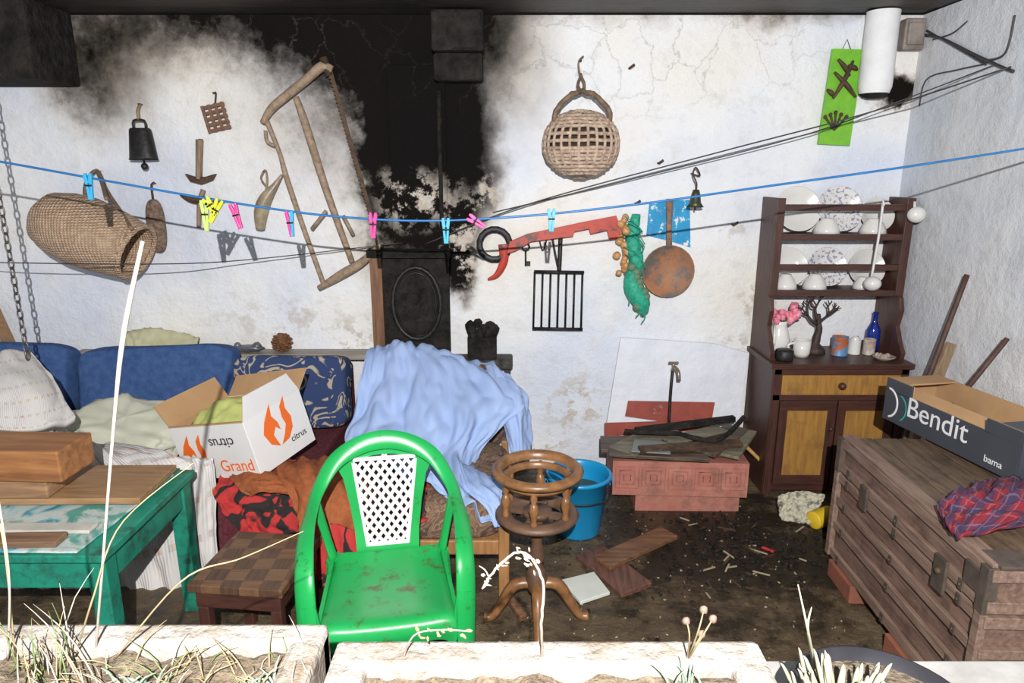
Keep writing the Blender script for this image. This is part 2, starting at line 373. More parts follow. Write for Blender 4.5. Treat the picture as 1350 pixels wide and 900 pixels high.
b=B('wicker_basket'); q=Wl(766,190,.135); wk2=pm('pale_wicker',(.60,.46,.35),(.32,.22,.16),scale=45,bmp=.6)
rx,rz=.178,.152
for i in range(19):
    z=-rz+i*.0165
    if z>rz*.96: break
    k=math.sqrt(max(0.02,1-(abs(z)/rz)**2.3)); 
    if i in (9,11,13): continue
    b.tube([q+V((rx*k*math.cos(t*.2244),.115*k*math.sin(t*.2244),z+R(-.002,.002))) for t in range(28)],.0092,wk2,seg=6,closed=True,jit=.002)
for t in range(26):
    a=t*2*math.pi/26
    b.tube([q+V((rx*1.02*k*math.cos(a),.118*k*math.sin(a),z)) for z,k in [(zz*rz,math.sqrt(max(.02,1-abs(zz)**2.3))) for zz in (-1,-.85,-.5,-.2,.1,.4,.7,.9,.98)]],.0075,wk2,seg=6)
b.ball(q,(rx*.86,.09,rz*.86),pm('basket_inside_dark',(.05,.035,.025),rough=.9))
for sx in (-1,1):
    b.tube([q+V((sx*.13,-.02,.09)),q+V((sx*.125,-.03,.15)),q+V((sx*.06,-.02,.22)),q+V((sx*.02,.0,.235)),q+V((-sx*.015,.05,.26)),q+V((0,.09,.33))],[.014,.013,.013,.012,.009,.005],hd,sub=26,seg=8,jit=.002)
b.tube([q+V((.0,.09,.30)),q+V((-.012,.1,.38)),q+V((.012,.1,.41))],.005,hd,sub=8)
nail(b,q+V((0,.1,.39))); b.done()
b=B('frame_saw'); sw=pm('saw_wood',(.40,.29,.20),(.22,.155,.10),scale=14,stretch=(3,3,3),bmp=.5)
o=.06
b.tube([Wl(346,162,o),Wl(358,143,o),Wl(380,124,o),Wl(405,104,o),Wl(424,88,o),Wl(438,92,o)],[.014,.02,.022,.022,.024,.018],sw,sub=26,seg=10)
b.tube([Wl(426,76,o),Wl(434,100,o)],[.02,.018],rust,seg=10)
b.tube([Wl(351,158,o),Wl(368,200,o),Wl(378,235,o),Wl(400,300,o),Wl(428,378,o)],[.013,.011,.014,.013,.013],sw,sub=22)
b.tube([Wl(390,128,o),Wl(403,165,o),Wl(430,250,o),Wl(464,345,o)],[.015,.02,.019,.015],sw,sub=20)
b.tube([Wl(420,380,o),Wl(450,362,o),Wl(478,345,o),Wl(502,322,o)],[.014,.024,.022,.012],sw,sub=18,seg=10)
b.tube([Wl(411,302,o+.02),Wl(430,278,o+.02)],.01,sw); b.tube([Wl(452,284,o+.02),Wl(466,310,o+.02)],.01,sw)
b.tube([Wl(350,172,o),Wl(352,186,o),Wl(362,192,o)],.009,sw,sub=8)
A,Bq=Wl(434,88,o),Wl(492,292,o); dv=(Bq-A); n=40
side=V((dv.z,0,-dv.x)).normalized()*-1
poly=[A+side*.009,]
for i in range(n):
    poly.append(A+dv*((i+.0)/n)-side*.007); poly.append(A+dv*((i+.5)/n)-side*.018)
poly+= [Bq-side*.007,Bq+side*.009]
b.prism(poly,(0,.003,0),rust); b.tube([Bq,Wl(497,322,o)],.006,rust)
nail(b,Wl(424,90,.03)); nail(b,Wl(378,128,.03)); b.done()
gp=pm('lime_green_paint',(.20,.52,.03),(.15,.43,.03),scale=20,rough=.4,bmp=.1)
b=B('green_wall_plaque'); a,c2,d,e=Wl(1096,65,.02),Wl(1137,66,.02),Wl(1118,192,.02),Wl(1077,190,.02)
b.prism([e,d,c2,a],(0,-.02,0),gp)
for u0,v0,u1,v1 in [(1100,95,1128,128),(1125,80,1098,130),(1105,78,1120,100),(1098,126,1090,118),(1118,86,1130,92)]:
    b.tube([Wl(u0,v0,.05),Wl((u0+u1)/2+2,(v0+v1)/2,.06),Wl(u1,v1,.05)],[.006,.012,.006],rust,sub=8)
for k in range(5): b.tube([Wl(1100,172,.05),Wl(1088+k*7,148+abs(k-2)*3,.055)],[.003,.006],rust); b.ball(Wl(1088+k*7,148+abs(k-2)*3,.055),.010,rust,seg=8)
b.tube([Wl(1110,66,.02),Wl(1117,52,.01),Wl(1122,66,.02)],.002,rust); b.done(.002)
b=B('brass_bell'); q=Wl(917,262,.12); brz=pm('old_brass',(.10,.10,.05),(.05,.07,.05),metal=.6,rough=.45)
b.lathe([(0,.045),(.015,.044),(.022,.02),(.028,-.02),(.042,-.04),(.038,-.04),(.02,-.01)],brz,M=Matrix.Translation(q))
b.tube([q+V((0,0,.04)),q+V((0,0,.075)),q+V((-.02,.0,.12)),q+V((0,.03,.15)),q+V((.03,.06,.11)),q+V((.0,.118,.12))],.004,rust,sub=20)
b.tube([q+V((0,0,-.0)),q+V((0,0,-.055))],.005,rust); b.done()
b=B('wall_hook'); 
for u,v in [(868,215),(966,296),(838,268),(830,90)]:
    q=Wl(u,v,.01); b.tube([q+V((0,.008,0)),q+V((0,-.02,0)),q+V((.02,-.025,.015))],.006,rust)
b.done()
b=B('blue_painted_patch'); bl=pm('peeling_blue_paint',(.02,.24,.50),(.01,.34,.62),scale=8,dirt=(.72,.74,.78),dsc=18,dlo=.56,dhi=.60)
b.prism([Wl(856,266),Wl(909,263),Wl(910,326),Wl(884,318),Wl(852,310)][::-1],(0,-.006,0),bl); b.done()
cop=pm('tarnished_copper',(.46,.19,.08),(.26,.14,.085),scale=7,rough=.65,metal=0,dirt=(.15,.13,.12),dsc=9,dlo=.48,dhi=.58,bmp=.2)
b=B('copper_pan'); q=Wl(880,357,.05)
b.lathe([(0,-.012),(.12,-.01),(.13,0),(.135,.02),(.131,.02),(.126,.004),(.0,.002)],cop,M=rotM(q,90,0,0))
b.tube([q+V((0,-.01,.12)),Wl(882,300,.05),Wl(883,262,.05)],[.016,.015,.019],cop,flat=.35,nrm=[(0,1,0)]*3); nail(b,Wl(883,266,.03)); b.done()
gn=pm('green_net',(.03,.45,.28),(.01,.26,.17),scale=50,bmp=1,rough=.6)
b=B('green_net_bag')
b.tube([Wl(838,283,.05),Wl(834,310,.06),Wl(838,345,.07),Wl(834,375,.08),Wl(846,400,.08),Wl(848,416,.06)],[.022,.036,.038,.045,.045,.01],gn,sub=34,seg=14,jit=.004)
for i in range(16):
    b.tube([Wl(830+R(-8,14),285+i*8,.08+R(0,.04)),Wl(838+R(-8,14),296+i*8,.12),Wl(838+R(-10,16),306+i*8,.08+R(0,.04))],.003,gn,sub=6,seg=5)
for i in range(9): b.ball(Wl(840+R(-9,12),352+i*6.5,.1),.024,pm('net_onion',(.16,.22,.12),(.08,.2,.12),scale=20),seg=12)
nail(b,Wl(838,285,.03)); b.done()
b=B('onion_braid'); on=pm('dry_onion',(.50,.20,.06),(.62,.36,.16),scale=22,rough=.4)
b.tube([Wl(824,284,.03),Wl(818,300,.05),Wl(822,330,.05),Wl(824,362,.04)],.008,oldw,sub=14)
for i in range(17): b.ball(Wl(822+R(-9,9),286+i*4.6,.05+R(0,.03)),R(.015,.022),on,seg=12,nz=.2)
b.done()
redp=pm('chipped_red_paint',(.55,.05,.02),(.42,.035,.02),scale=12,rough=.45,dirt=(.12,.05,.04),dsc=14,dlo=.55,dhi=.6)
b=B('red_iron_latch'); o=.05
b.tube([Wl(652+20*math.cos(t*.3927+.2),322+20*math.sin(t*.3927+.2),o) for t in range(16)],.018,iron,closed=True,flat=.6,nrm=[(0,1,0)]*16)
b.tube([Wl(664,322,o),Wl(664,344,o),Wl(655,362,o),Wl(643,368,o)],[.03,.024,.016,.006],redp,sub=14,flat=.5,nrm=[(0,1,0)]*4)
b.prism([Wl(672,318,o),Wl(695,308,o),Wl(770,292,o),Wl(812,284,o),Wl(818,300,o),Wl(814,314,o),Wl(803,316,o),Wl(800,303,o),Wl(778,308,o),Wl(776,301,o),Wl(757,305,o),Wl(755,311,o),Wl(700,318,o),Wl(680,330,o),Wl(668,334,o)][::-1],(0,-.018,0),redp)
nail(b,Wl(740,304,.04)); nail(b,Wl(690,316,.04)); b.done(.003)
b=B('old_key'); o=.05
b.tube([Wl(693+5*math.cos(t*.785),325+5*math.sin(t*.785),o) for t in range(8)],.005,iron,closed=True); b.tube([Wl(693,330,o),Wl(693,350,o)],.005,iron)
b.box(Wl(696,347,o),(.025,.008,.022),iron); b.tube([Wl(693,314,.06),Wl(693,322,o)],.003,iron); b.done()
b=B('iron_grate'); o=.05
b.tube([Wl(704,358,o),Wl(770,359,o)],.009,iron); b.tube([Wl(702,433,o),Wl(768,434,o)],.009,iron)
for i in range(7):
    b.tube([Wl(705+i*10.5,358,o),Wl(703+i*10.5,434,o)],.006,iron)
b.tube([Wl(728,312,.04),Wl(732,335,o),Wl(737,358,o)],.006,iron,sub=8); b.tube([Wl(739,312,.04),Wl(738,340,o),Wl(737,358,o)],.012,iron,sub=8)
b.tube([Wl(711,316,.04),Wl(716,330,.05),Wl(722,310,.04)],.004,iron,sub=10)
nail(b,Wl(738,314,.04)); b.done()
b=B('stone_shelf'); st=pm('sooty_stone',(.10,.09,.08),(.03,.028,.025),scale=18,bmp=1,rough=.9,bd=.02)
a,c_=Wl(598,466),Wl(676,466); b.box(((a.x+c_.x)/2,D-.082,a.z-.02),(c_.x-a.x,.16,.045),st)
b.box((c_.x-.06,D-.062,a.z-.06),(.1,.1,.05),st); b.done(.012)
b=B('charred_cactus_pot'); q=V(((a.x+c_.x)/2,D-.085,a.z+.003))
b.box(q+V((0,0,.06)),(.15,.1,.115),black); 
for i in range(16): b.ball(q+V((R(-.07,.07),R(-.03,.03),R(.12,.19))),R(.02,.032),black,seg=10,nz=.4)
b.done(.006)
b=B('overhead_wire')
b.tube([Wl(560,322,.035),Wl(700,268,.1),Wl(950,200,.2),Wl(1140,150,.3),Xp(1333,88,XR-.01)],.0035,wire,sub=30)
b.tube([Wl(650,280,.01),Wl(850,232,.08),Wl(1060,178,.15),Wl(1200,128,.25),Xp(1310,86,XR-.01)],.0028,wire,sub=30)
b.done()
b=B('slack_wire')
b.tube([Wl(-60,344,.06),Wl(0,346,.50),Wl(200,348,.50),Wl(330,342,.2),Wl(530,320,.04)],.0026,wire,sub=40)
b.done()
wp=pm('white_board',(.76,.78,.84),(.66,.69,.76),scale=4,rough=.6,bmp=.8,bd=.03)
b=B('splashback_board')
b.prism([Wl(797,572,.10),Wl(972,576,.10),Wl(984,464,.03),Wl(940,452,.025),Wl(818,444,.025)],(0,-.014,0),wp)
rs=pm('faded_red_strip',(.36,.075,.05),(.26,.06,.045),scale=16,rough=.5,dirt=(.55,.42,.38),dsc=9,dlo=.6,dhi=.7)
b.prism([Wl(797,557,.118),Wl(934,553,.118),Wl(934,566,.122),Wl(797,574,.122)][::-1],(0,-.006,0),rs)
b.prism([Wl(828,528,.105),Wl(942,530,.105),Wl(938,553,.112),Wl(880,556,.112),Wl(824,548,.112)][::-1],(0,-.006,0),rs); b.done()
b=B('water_tap'); br2=pm('tap_brass',(.35,.28,.2),(.2,.17,.14),metal=.5,rough=.35); 
b.tube([Wl(880,590,.16),Wl(884,520,.14),Wl(887,488,.12)],.008,iron,sub=10); b.tube([Wl(887,488,.12),Wl(889,484,.14),Wl(894,490,.18),Wl(895,502,.19)],.011,br2,sub=12)
b.tube([Wl(888,486,.14),Wl(888,478,.14)],.008,br2); b.box(Wl(888,478,.14),(.05,.012,.01),br2); b.done()
# ================================================================ DRESSER
dk=wood('dark_maroon_wood',(.085,.032,.022),(.048,.02,.015),'z',rough=.45)
dkx=wood('dark_maroon_wood_x',(.085,.032,.022),(.048,.02,.015),'x',rough=.45)
och=wood('ochre_panel',(.42,.22,.05),(.30,.15,.04),'z',rough=.45,dirt=(.20,.10,.04),dsc=7,dlo=.52,dhi=.72)
x0,x1=1.275,1.94; yf=3.2; yb=D-.005; ys=3.36; zc=.68; zt=1.475
b=B('dresser')
b.box((x0+.011,(yf+yb)/2,zc/2),(.022,yb-yf,zc),dk); b.box((x1-.011,(yf+yb)/2,zc/2),(.022,yb-yf,zc),dk)
b.box(((x0+x1)/2,(yf+yb)/2-.01,zc),(x1-x0+.03,yb-yf+.02,.025),dkx)
b.box(((x0+x1)/2,yb-.01,zc/2),(x1-x0,.012,zc),dk)
b.box(((x0+x1)/2,yf+.013,.335),(x1-x0-.046,.012,.64),dkx)
b.box(((x0+x1)/2,yf+.002,.585),(x1-x0-.09,.03,.1),och); b.box(((x0+x1)/2,yf-.001,.651),(x1-x0-.01,.018,.03),dkx); b.box(((x0+x1)/2,yf-.001,.52),(x1-x0-.01,.018,.03),dkx)
b.ball(((x0+x1)/2,yf-.03,.585),(.018,.02,.018),dk)
for xx in (x0+.022,x1-.022): b.box((xx,yf-.001,.335),(.04,.018,.66),dk)
w=(x1-x0)/2-.045
for k in (0,1):
    cx=x0+.043+w/2+k*w
    b.box((cx,yf+.002,.285),(w-.07,.014,.36),och)
    for zz in (.08,.478): b.box((cx,yf-.003,zz),(w-.008,.020,.05),dkx)
    for sx in (-1,1): b.box((cx+sx*(w/2-.024),yf-.003,.28),(.04,.020,.352),dk)
b.ball((x0+.043+w-.024,yf-.022,.36),.011,dk,seg=10)
for xx in (x0,x1-.022):
    prof=[(yb,zc),(yf+.06,zc),(yf+.05,zc+.05),(yf+.09,zc+.1),(yf+.13,zc+.17),(yf+.11,zc+.25),(yf+.13,zc+.31),(ys,zc+.34),(ys,zt),(yb,zt)]
    b.prism([V((xx,y,z)) for y,z in prof],(.022,0,0),dk)
for xx in (x0+.02,x1-.02): b.box((xx,ys-.012,(zt+1.0)/2),(.04,.018,zt-1.0),dk)
for z in (1.012,1.288): b.box(((x0+x1)/2,(ys+yb)/2,z),(x1-x0-.02,yb-ys,.018),dkx)
for z in (1.012,1.14,1.288,1.43): b.box(((x0+x1)/2,ys-.005,z),(x1-x0-.07,.022,.03),dkx)
b.done(.002)
cer=pm('white_ceramic',(.74,.73,.70),(.68,.67,.64),scale=3,rough=.2,bmp=0)
cer2=pm('patterned_rim_ceramic',(.72,.71,.69),(.30,.28,.40),scale=60,rough=.2,bmp=0,lo=.53,hi=.58)
def plate(name,x,r,zb,mm=cer,tilt=72):
    b=B(name); yy=yb-.06
    M=rotM((x,yy,zb+r*math.sin(math.radians(tilt))+.004),tilt,0,0)
    b.lathe([(0,0),(r*.55,0),(r*.62,.006),(r*.97,.018),(r,.02),(r*.97,.014),(r*.6,-.004),(0,-.006)],mm,M=M,seg=36); return b.done()
plate('dinner_plate',1.43,.115,1.30); plate('dinner_plate',1.64,.115,1.30,cer2); plate('dinner_plate',1.83,.085,1.30)
plate('dinner_plate',1.41,.10,1.024); plate('dinner_plate',1.61,.10,1.024,cer2); plate('dinner_plate',1.81,.095,1.024)
def bowl(name,x,y,z,r,h,inv=False):
    b=B(name); pr=[(0,0),(r*.45,0),(r*.47,.008),(r*.7,h*.3),(r*.92,h*.7),(r,h),(r*.96,h),(r*.85,h*.66),(r*.6,h*.28),(0,.012)]
    if inv: pr=[(a,h-c) for a,c in pr]
    b.lathe(pr,cer,M=Matrix.Translation((x,y,z)),seg=30); return b.done()
bowl('soup_bowl',1.56,3.42,1.299,.065,.075,True); bowl('soup_bowl',1.79,3.42,1.299,.065,.075,True)
bowl('soup_bowl',1.38,3.42,1.023,.06,.075,True); bowl('soup_bowl',1.53,3.42,1.023,.06,.075,True); bowl('soup_bowl',1.77,3.42,1.023,.045,.06,True)
b=B('enamel_ladle'); yy=ys-.05; x=1.765
b.tube([V((x,yy,1.45)),V((x,yy,1.3)),V((x-.01,yy,1.09))],.006,cer,sub=8); b.ball((x-.012,yy-.02,1.07),(.04,.04,.035),cer)
b.tube([V((x,yy+.03,1.455)),V((x,yy,1.465)),V((x,yy-.01,1.44))],.005,cer); b.done()
b=B('enamel_ladle'); x=1.915
b.tube([V((x,yy,1.46)),V((x,yy-.01,1.40))],.006,cer); b.ball((x,yy-.03,1.4),(.042,.035,.038),cer); b.done()
zc2=zc+.0135
b=B('jug_with_flowers'); x,y=1.365,3.40
b.lathe([(0,0),(.04,0),(.05,.02),(.058,.07),(.045,.12),(.035,.15),(.042,.17),(.036,.17),(.03,.15)],cer,M=Matrix.Translation((x,y,zc2)))
b.tube([V((x-.035,y-.03,zc2+.15)),V((x-.05,y-.07,zc2+.13)),V((x-.05,y-.08,zc2+.07)),V((x-.04,y-.04,zc2+.05))],.007,cer,sub=12)
pk=pm('pink_petals',(.75,.12,.22),(.80,.35,.42),scale=40); gr=pm('leaf_green',(.06,.14,.03),(.10,.2,.05))
for i in range(30): b.ball((x+R(-.045,.09),y+R(-.05,.04),zc2+R(.17,.25)),R(.014,.024),pk,seg=8,nz=.5)
for i in range(8): b.ball((x+R(-.045,.08),y+R(-.05,.04),zc2+R(.165,.2)),(.02,.012,.008),gr,seg=8)
b.done()
b=B('coffee_mug'); x,y=1.46,3.33
b.lathe([(0,0),(.033,0),(.04,.02),(.042,.085),(.038,.085),(.036,.01),(0,.006)],cer,M=Matrix.Translation((x,y,zc2)))
b.tube([V((x-.038,y,zc2+.07)),V((x-.068,y,zc2+.06)),V((x-.062,y,zc2+.03)),V((x-.036,y,zc2+.02))],.006,cer,sub=10); b.done()
b=B('small_black_jar'); b.lathe([(0,0),(.04,0),(.043,.01),(.043,.05),(.036,.055),(0,.055)],iron,M=Matrix.Translation((1.345,3.255,zc2))); b.done()
b=B('branch_candelabra'); x,y=1.56,3.41; bk_=pm('dark_branch',(.07,.04,.03),(.03,.02,.018),scale=30,bmp=.8)
b.lathe([(0,0),(.055,0),(.05,.02),(.035,.035),(.02,.05),(.012,.06)],bk_,M=Matrix.Translation((x,y,zc2)))
b.tube([V((x,y,zc2+.03)),V((x+.012,y,zc2+.12)),V((x,y,zc2+.2))],[.022,.016,.011],bk_,sub=10,jit=.002)
def br_(p,d,L,r,k):
    q=p+d*L; b.tube([p,(p+q)/2+V((R(-.01,.01),R(-.01,.01),R(-.01,.01))),q],[r,r*.8,r*.6],bk_,sub=5,seg=6)
    if k>0:
        for s in (-1,1,R(-.4,.4)): br_(q,(d+V((s*.75,R(-.3,.3),R(-.1,.35)))).normalized(),L*.68,r*.62,k-1)
for s in (-.9,-.2,.8): br_(V((x,y,zc2+R(.13,.18))),V((s,0,.8)).normalized(),.07,.010,2)
b.done()
tin=pm('rusty_tin_label',(.40,.12,.05),(.10,.25,.45),scale=14,rough=.4,lo=.45,hi=.5)
def can(name,x,y,r,h,mm,lid=None):
    b=B(name); b.lathe([(0,0),(r,0),(r,.004),(r*.97,.007),(r*.97,h-.007),(r,h-.003),(r,h),(r*.93,h),(r*.9,h-.008),(0,h-.008)],mm,M=Matrix.Translation((x,y,zc2)))
    if lid: b.ball((x,y,zc2+h),(r*.7,r*.7,.018),lid,seg=12,nz=.3)
    b.done()
can('tin_can',1.665,3.36,.04,.095,tin); can('small_jar',1.75,3.38,.03,.075,cer,cer); can('tin_can',1.82,3.37,.03,.08,pm('pale_tin',(.35,.25,.2),(.6,.55,.5),scale=20,rough=.4))
b=B('blue_glass_bottle'); bg=pm('cobalt_glass',(.01,.03,.25),(.01,.02,.18),rough=.08,bmp=0)
b.lathe([(0,0),(.03,0),(.034,.02),(.034,.11),(.02,.14),(.012,.16),(.012,.2),(.015,.205),(.009,.205)],bg,M=Matrix.Translation((1.87,3.44,zc2))); b.done()
b=B('shell_dish'); b.lathe([(0,0),(.03,0),(.05,.015),(.055,.02),(.045,.02),(0,.006)],pm('shell',(.5,.42,.35),(.25,.18,.15),scale=30),M=Matrix.Translation((1.84,3.26,zc2)))
for i in range(6): b.ball((1.84+R(-.03,.03),3.26+R(-.03,.03),zc2+.02),.014,pm('shell',(.5,.4,.3)),seg=8)
b.done()
# ================================================================ SOFA SIDE
fab=lambda n,c1,c2,sc=60: pm(n,c1,c2,scale=sc,rough=.95,bmp=.6,spec=.2)
blue=fab('navy_blue_fabric',(.035,.08,.21),(.06,.115,.27),30)
maroon=fab('maroon_upholstery',(.16,.04,.05),(.09,.022,.032))
b=B('sofa')
b.box((-1.72,3.0,.2),(1.75,.9,.33),maroon); 
b.box((-1.72,3.47,.40),(1.75,.07,.44),maroon)
for xx in (-2.5,-.95): 
    for yy in (2.62,3.4): b.box((xx,yy,.018),(.06,.06,.034),dk)
b.done(.02)
def cushion(name,x0,x1,y,z0,z1,t,m,tilt=8,rz=0,ry=0):
    b=B(name); c=((x0+x1)/2,y,(z0+z1)/2)
    b.ball(c,((x1-x0)/2*1.0,t/2,(z1-z0)/2),m,rot=(-tilt,ry,rz),seg=56,sq=.26,nz=.05,nf=2); return b.done()
cushion('sofa_back_cushion',-2.75,-2.18,3.26,.385,.775,.15,blue,10,ry=2)
cushion('sofa_back_cushion',-2.14,-1.37,3.26,.385,.76,.15,blue,10,ry=-2)
m,nt,bs=newmat('navy_leaf_print'); leaf=m
co=objco(nt); n1=ntex(nt,co,7,1,.4,1.6); n2=ntex(nt,co,22,1,.4,.5)
f1=ramp(nt,n1.outputs[0],[(.42,(0,0,0)),(.44,(1,1,1)),(.47,(1,1,1)),(.49,(0,0,0)),(.58,(0,0,0)),(.60,(1,1,1)),(.64,(1,1,1)),(.66,(0,0,0))])
f2=ramp(nt,n2.outputs[0],[(.42,(0,0,0)),(.45,(1,1,1))])
c=mixc(nt,math_(nt,'MULTIPLY',f1,f2),(.025,.045,.13),(.40,.35,.25))
nt.links.new(c,bs.inputs['Base Color']); bs.inputs['Roughness'].default_value=.9
cushion('patterned_cushion',-1.35,-.80,3.2,.375,.725,.14,leaf,14)
cr_=fab('cream_cloth',(.56,.54,.36),(.46,.44,.28),12)
b=B('sofa_shelf'); a=Wl(110,466);c_=Wl(490,466); 
b.box(((a.x+c_.x)/2,D-.062,.66),(c_.x-a.x,.12,.03),wood('shelf_grey_wood',(.36,.32,.27),(.24,.21,.18),'x')); b.done(.004)
b=B('folded_cream_cloth'); b.patch([[Y(165,458,3.40),Y(200,458,3.40),Y(258,460,3.40)],[Y(162,440,3.45),Y(205,434,3.45),Y(262,447,3.45)],[Y(168,450,3.51),Y(200,446,3.51),Y(258,452,3.51)]],cr_,40,20,.010,(7,2),.008); b.done()
b=B('pine_cone'); q=V((Wl(378,455).x,D-.07,.678)); pc=pm('pine_cone_brown',(.22,.09,.035),(.12,.05,.02),scale=30)
b.ball(q+V((0,0,.05)),(.038,.038,.05),pc)
for i in range(44):
    a_=i*2.4; z=i/44; r=.045*math.sqrt(max(.05,1-(2*z-1)**2)); b.ball(q+V((r*math.cos(a_),r*math.sin(a_),.005+z*.09)),(.013,.013,.007),pc,seg=8)
b.done()
b=B('pewter_figurine'); q=V((Wl(335,455).x,D-.07,.676)); pw=pm('dull_pewter',(.22,.23,.26),(.12,.12,.14),metal=.4,rough=.4)
b.ball(q+V((0,0,.02)),(.075,.03,.018),pw,nz=.5); b.ball(q+V((-.06,0,.035)),.018,pw); b.ball(q+V((.04,0,.03)),.022,pw,nz=.4); b.done()
pil=fab('white_pillow',(.64,.64,.52),(.56,.57,.46),6)
b=B('white_pillow'); b.ball(Y(172,566,2.92),(.27,.16,.08),pil,rot=(18,6,-14),seg=48,sq=.6,nz=.28,nf=3.5); b.done()
m,nt,bs=newmat('embroidered_quilt'); quilt=m
tu=nd(nt,'ShaderNodeTexCoord').outputs['UV']
sep=nd(nt,'ShaderNodeSeparateXYZ'); nt.links.new(tu,sep.inputs[0])
def stripes(nt,s,fr,th):
    return math_(nt,'GREATER_THAN',math_(nt,'SINE',math_(nt,'MULTIPLY',s,fr)),th)
st1=stripes(nt,sep.outputs[1],42,.86); st2=stripes(nt,sep.outputs[0],120,.0)
n1=ntex(nt,tu,9,2)
cc=ramp(nt,n1.outputs[0],[(.40,(.55,.30,.26)),(.5,(.42,.50,.48)),(.6,(.58,.47,.30))])
c=mixc(nt,math_(nt,'MULTIPLY',math_(nt,'MULTIPLY',st1,st2),.8),(.62,.59,.57),cc)
nt.links.new(c,bs.inputs['Base Color']); bs.inputs['Roughness'].default_value=.95
w1=nd(nt,'ShaderNodeTexWave'); w1.inputs['Scale'].default_value=24; nt.links.new(tu,w1.inputs['Vector']); bump(nt,bs,w1.outputs[0],.4,.006)
b=B('striped_cushion'); b.patch([[Y(-40,470,2.75),Y(5,474,2.75),Y(40,470,2.8)],[Y(-40,520,2.6),Y(30,520,2.58),Y(66,510,2.7)],[Y(-40,565,2.5),Y(40,570,2.5),Y(98,560,2.6)]],quilt,40,40,.02,(3,2),.003,seed=2,thick=.05); b.done()
b=B('embroidered_quilt')
b.patch([[Y(-40,545,2.66),Y(50,552,2.68),Y(95,568,2.7),Y(180,600,2.72)],[Y(-40,590,2.5),Y(60,590,2.5),Y(140,598,2.52),Y(262,598,2.5)],[Y(-40,640,2.42),Y(70,640,2.42),Y(170,645,2.42),Y(280,612,2.44)],
 [Y(-30,720,2.40),Y(90,720,2.40),Y(180,720,2.40),Y(284,690,2.42)],[Y(-20,800,2.36),Y(110,800,2.36),Y(200,810,2.36),Y(288,775,2.38)]],quilt,90,90,.034,(12,2),.007,seed=5); b.done()
card=pm('brown_cardboard',(.48,.29,.14),(.40,.24,.12),scale=5,rough=.85,bmp=.1)
wc=pm('white_printed_cardboard',(.74,.73,.72),(.68,.67,.66),scale=3,rough=.6,bmp=.05)
orn=pm('orange_ink',(.80,.15,.015),(.76,.14,.015),rough=.6,bmp=0); blk=pm('black_ink',(.03,.03,.03),rough=.6,bmp=0)
q=Y(332,628,2.62); M=rotM((q.x,q.y+.03,.435),6,-12,-24)
b=B('citrus_carton',M); X_,Y_,Z_=.205,.16,.23
b.box((0,0,.004),(2*X_,2*Y_,.008),wc)
for sy in (-1,1): b.box((0,sy*Y_,Z_/2),(2*X_,.006,Z_),wc); b.box((0,sy*(Y_-.005),Z_/2),(2*X_-.01,.004,Z_-.004),card)
for sx in (-1,1): b.box((sx*X_,0,Z_/2),(.006,2*Y_,Z_+.0),wc); b.box((sx*(X_-.005),0,Z_/2),(.004,2*Y_-.01,Z_-.004),card)
b.box((0,-Y_-.0,Z_+.0),(2*X_,.008,.006),card)
b.box((0,Y_+.04,Z_+.03),(2*X_,.006,.11),card,rot=(-50,0,0))
b.box((-X_-.02,0,Z_+.045),(.006,2*Y_,.11),card,rot=(0,-25,0))
b.prism([V((X_,-Y_,Z_)),V((X_,Y_,Z_)),V((X_+.01,Y_-.05,Z_+.09)),V((X_+.01,-Y_+.03,Z_+.09))],(.004,0,0),wc)
b.prism([V((X_-.003,-Y_,Z_)),V((X_-.003,Y_,Z_)),V((X_+.007,Y_-.05,Z_+.09)),V((X_+.007,-Y_+.03,Z_+.09))],(.002,0,0),card)
def flame(cx,cz,s,pl,flip=1):
    outs=[[(-.1,-1),(.45,-.9),(.85,-.5),(.95,0),(.75,.5),(.85,1.1),(.45,.7),(.4,.2),(.5,-.2),(.25,-.6)],[(-.2,-1),(-.7,-.7),(-.95,-.1),(-.7,.4),(-.1,1.1),(-.2,.5),(.05,.1),(.1,-.3),(-.15,-.05),(-.4,-.35),(-.3,-.7)]]
    for pts in outs:
        r=[]
        for a_,c in pts:
            a_,c=a_*s*flip,c*s
            r.append(V((cx+a_,-Y_-.0042,cz+c)) if pl=='f' else V((X_+.0042,cx+a_,cz+c)))
        b.prism(r,(0,-.0012,0) if pl=='f' else (.0012,0,0),orn)
flame(-.11,.115,.07,'f'); flame(-.01,.15,.085,'s')
crate=b.done()
text(crate,'print_word','citrus',.06,M@rotM((.06,-Y_-.005,.17),90,180,0),blk,.0006)
text(crate,'print_brand','Grand',.07,M@rotM((.10,-Y_-.005,.03),90,0,0),orn,.0006)
text(crate,'print_side','citrus',.04,M@rotM((X_+.005,.08,.05),90,0,90),blk,.0006)
yg=fab('yellow_green_cloth',(.55,.58,.20),(.46,.50,.16),10)
b=B('yellow_cloth',M); b.patch([[(-.18,-.13,.17),(0,-.13,.20),(.17,-.13,.16)],[(-.18,0,.22),(-.02,0,.26),(.17,0,.18)],[(-.18,.13,.18),(0,.13,.2),(.17,.13,.17)]],yg,30,24,.02,(4,3),.008,thick=.03); b.done()
m,nt,bs=newmat('brown_floral_upholstery'); flor=m
co=objco(nt); n1=ntex(nt,co,14,3,.5,1.5); f=ramp(nt,n1.outputs[0],[(.38,(.08,.04,.03)),(.45,(.22,.14,.085)),(.52,(.11,.055,.038)),(.58,(.28,.19,.12)),(.64,(.13,.075,.045))])
nt.links.new(f,bs.inputs['Base Color']); bs.inputs['Roughness'].default_value=.9; bump(nt,bs,n1.outputs[0],.4)
aw=wood('armchair_wood',(.38,.19,.07),(.25,.12,.045),'z')
b=B('armchair')
b.ball((-.38,2.60,.34),(.37,.33,.085),flor,seg=40,sq=.35); 
b.ball((-.34,3.10,.52),(.31,.055,.20),flor,seg=40,sq=.35)
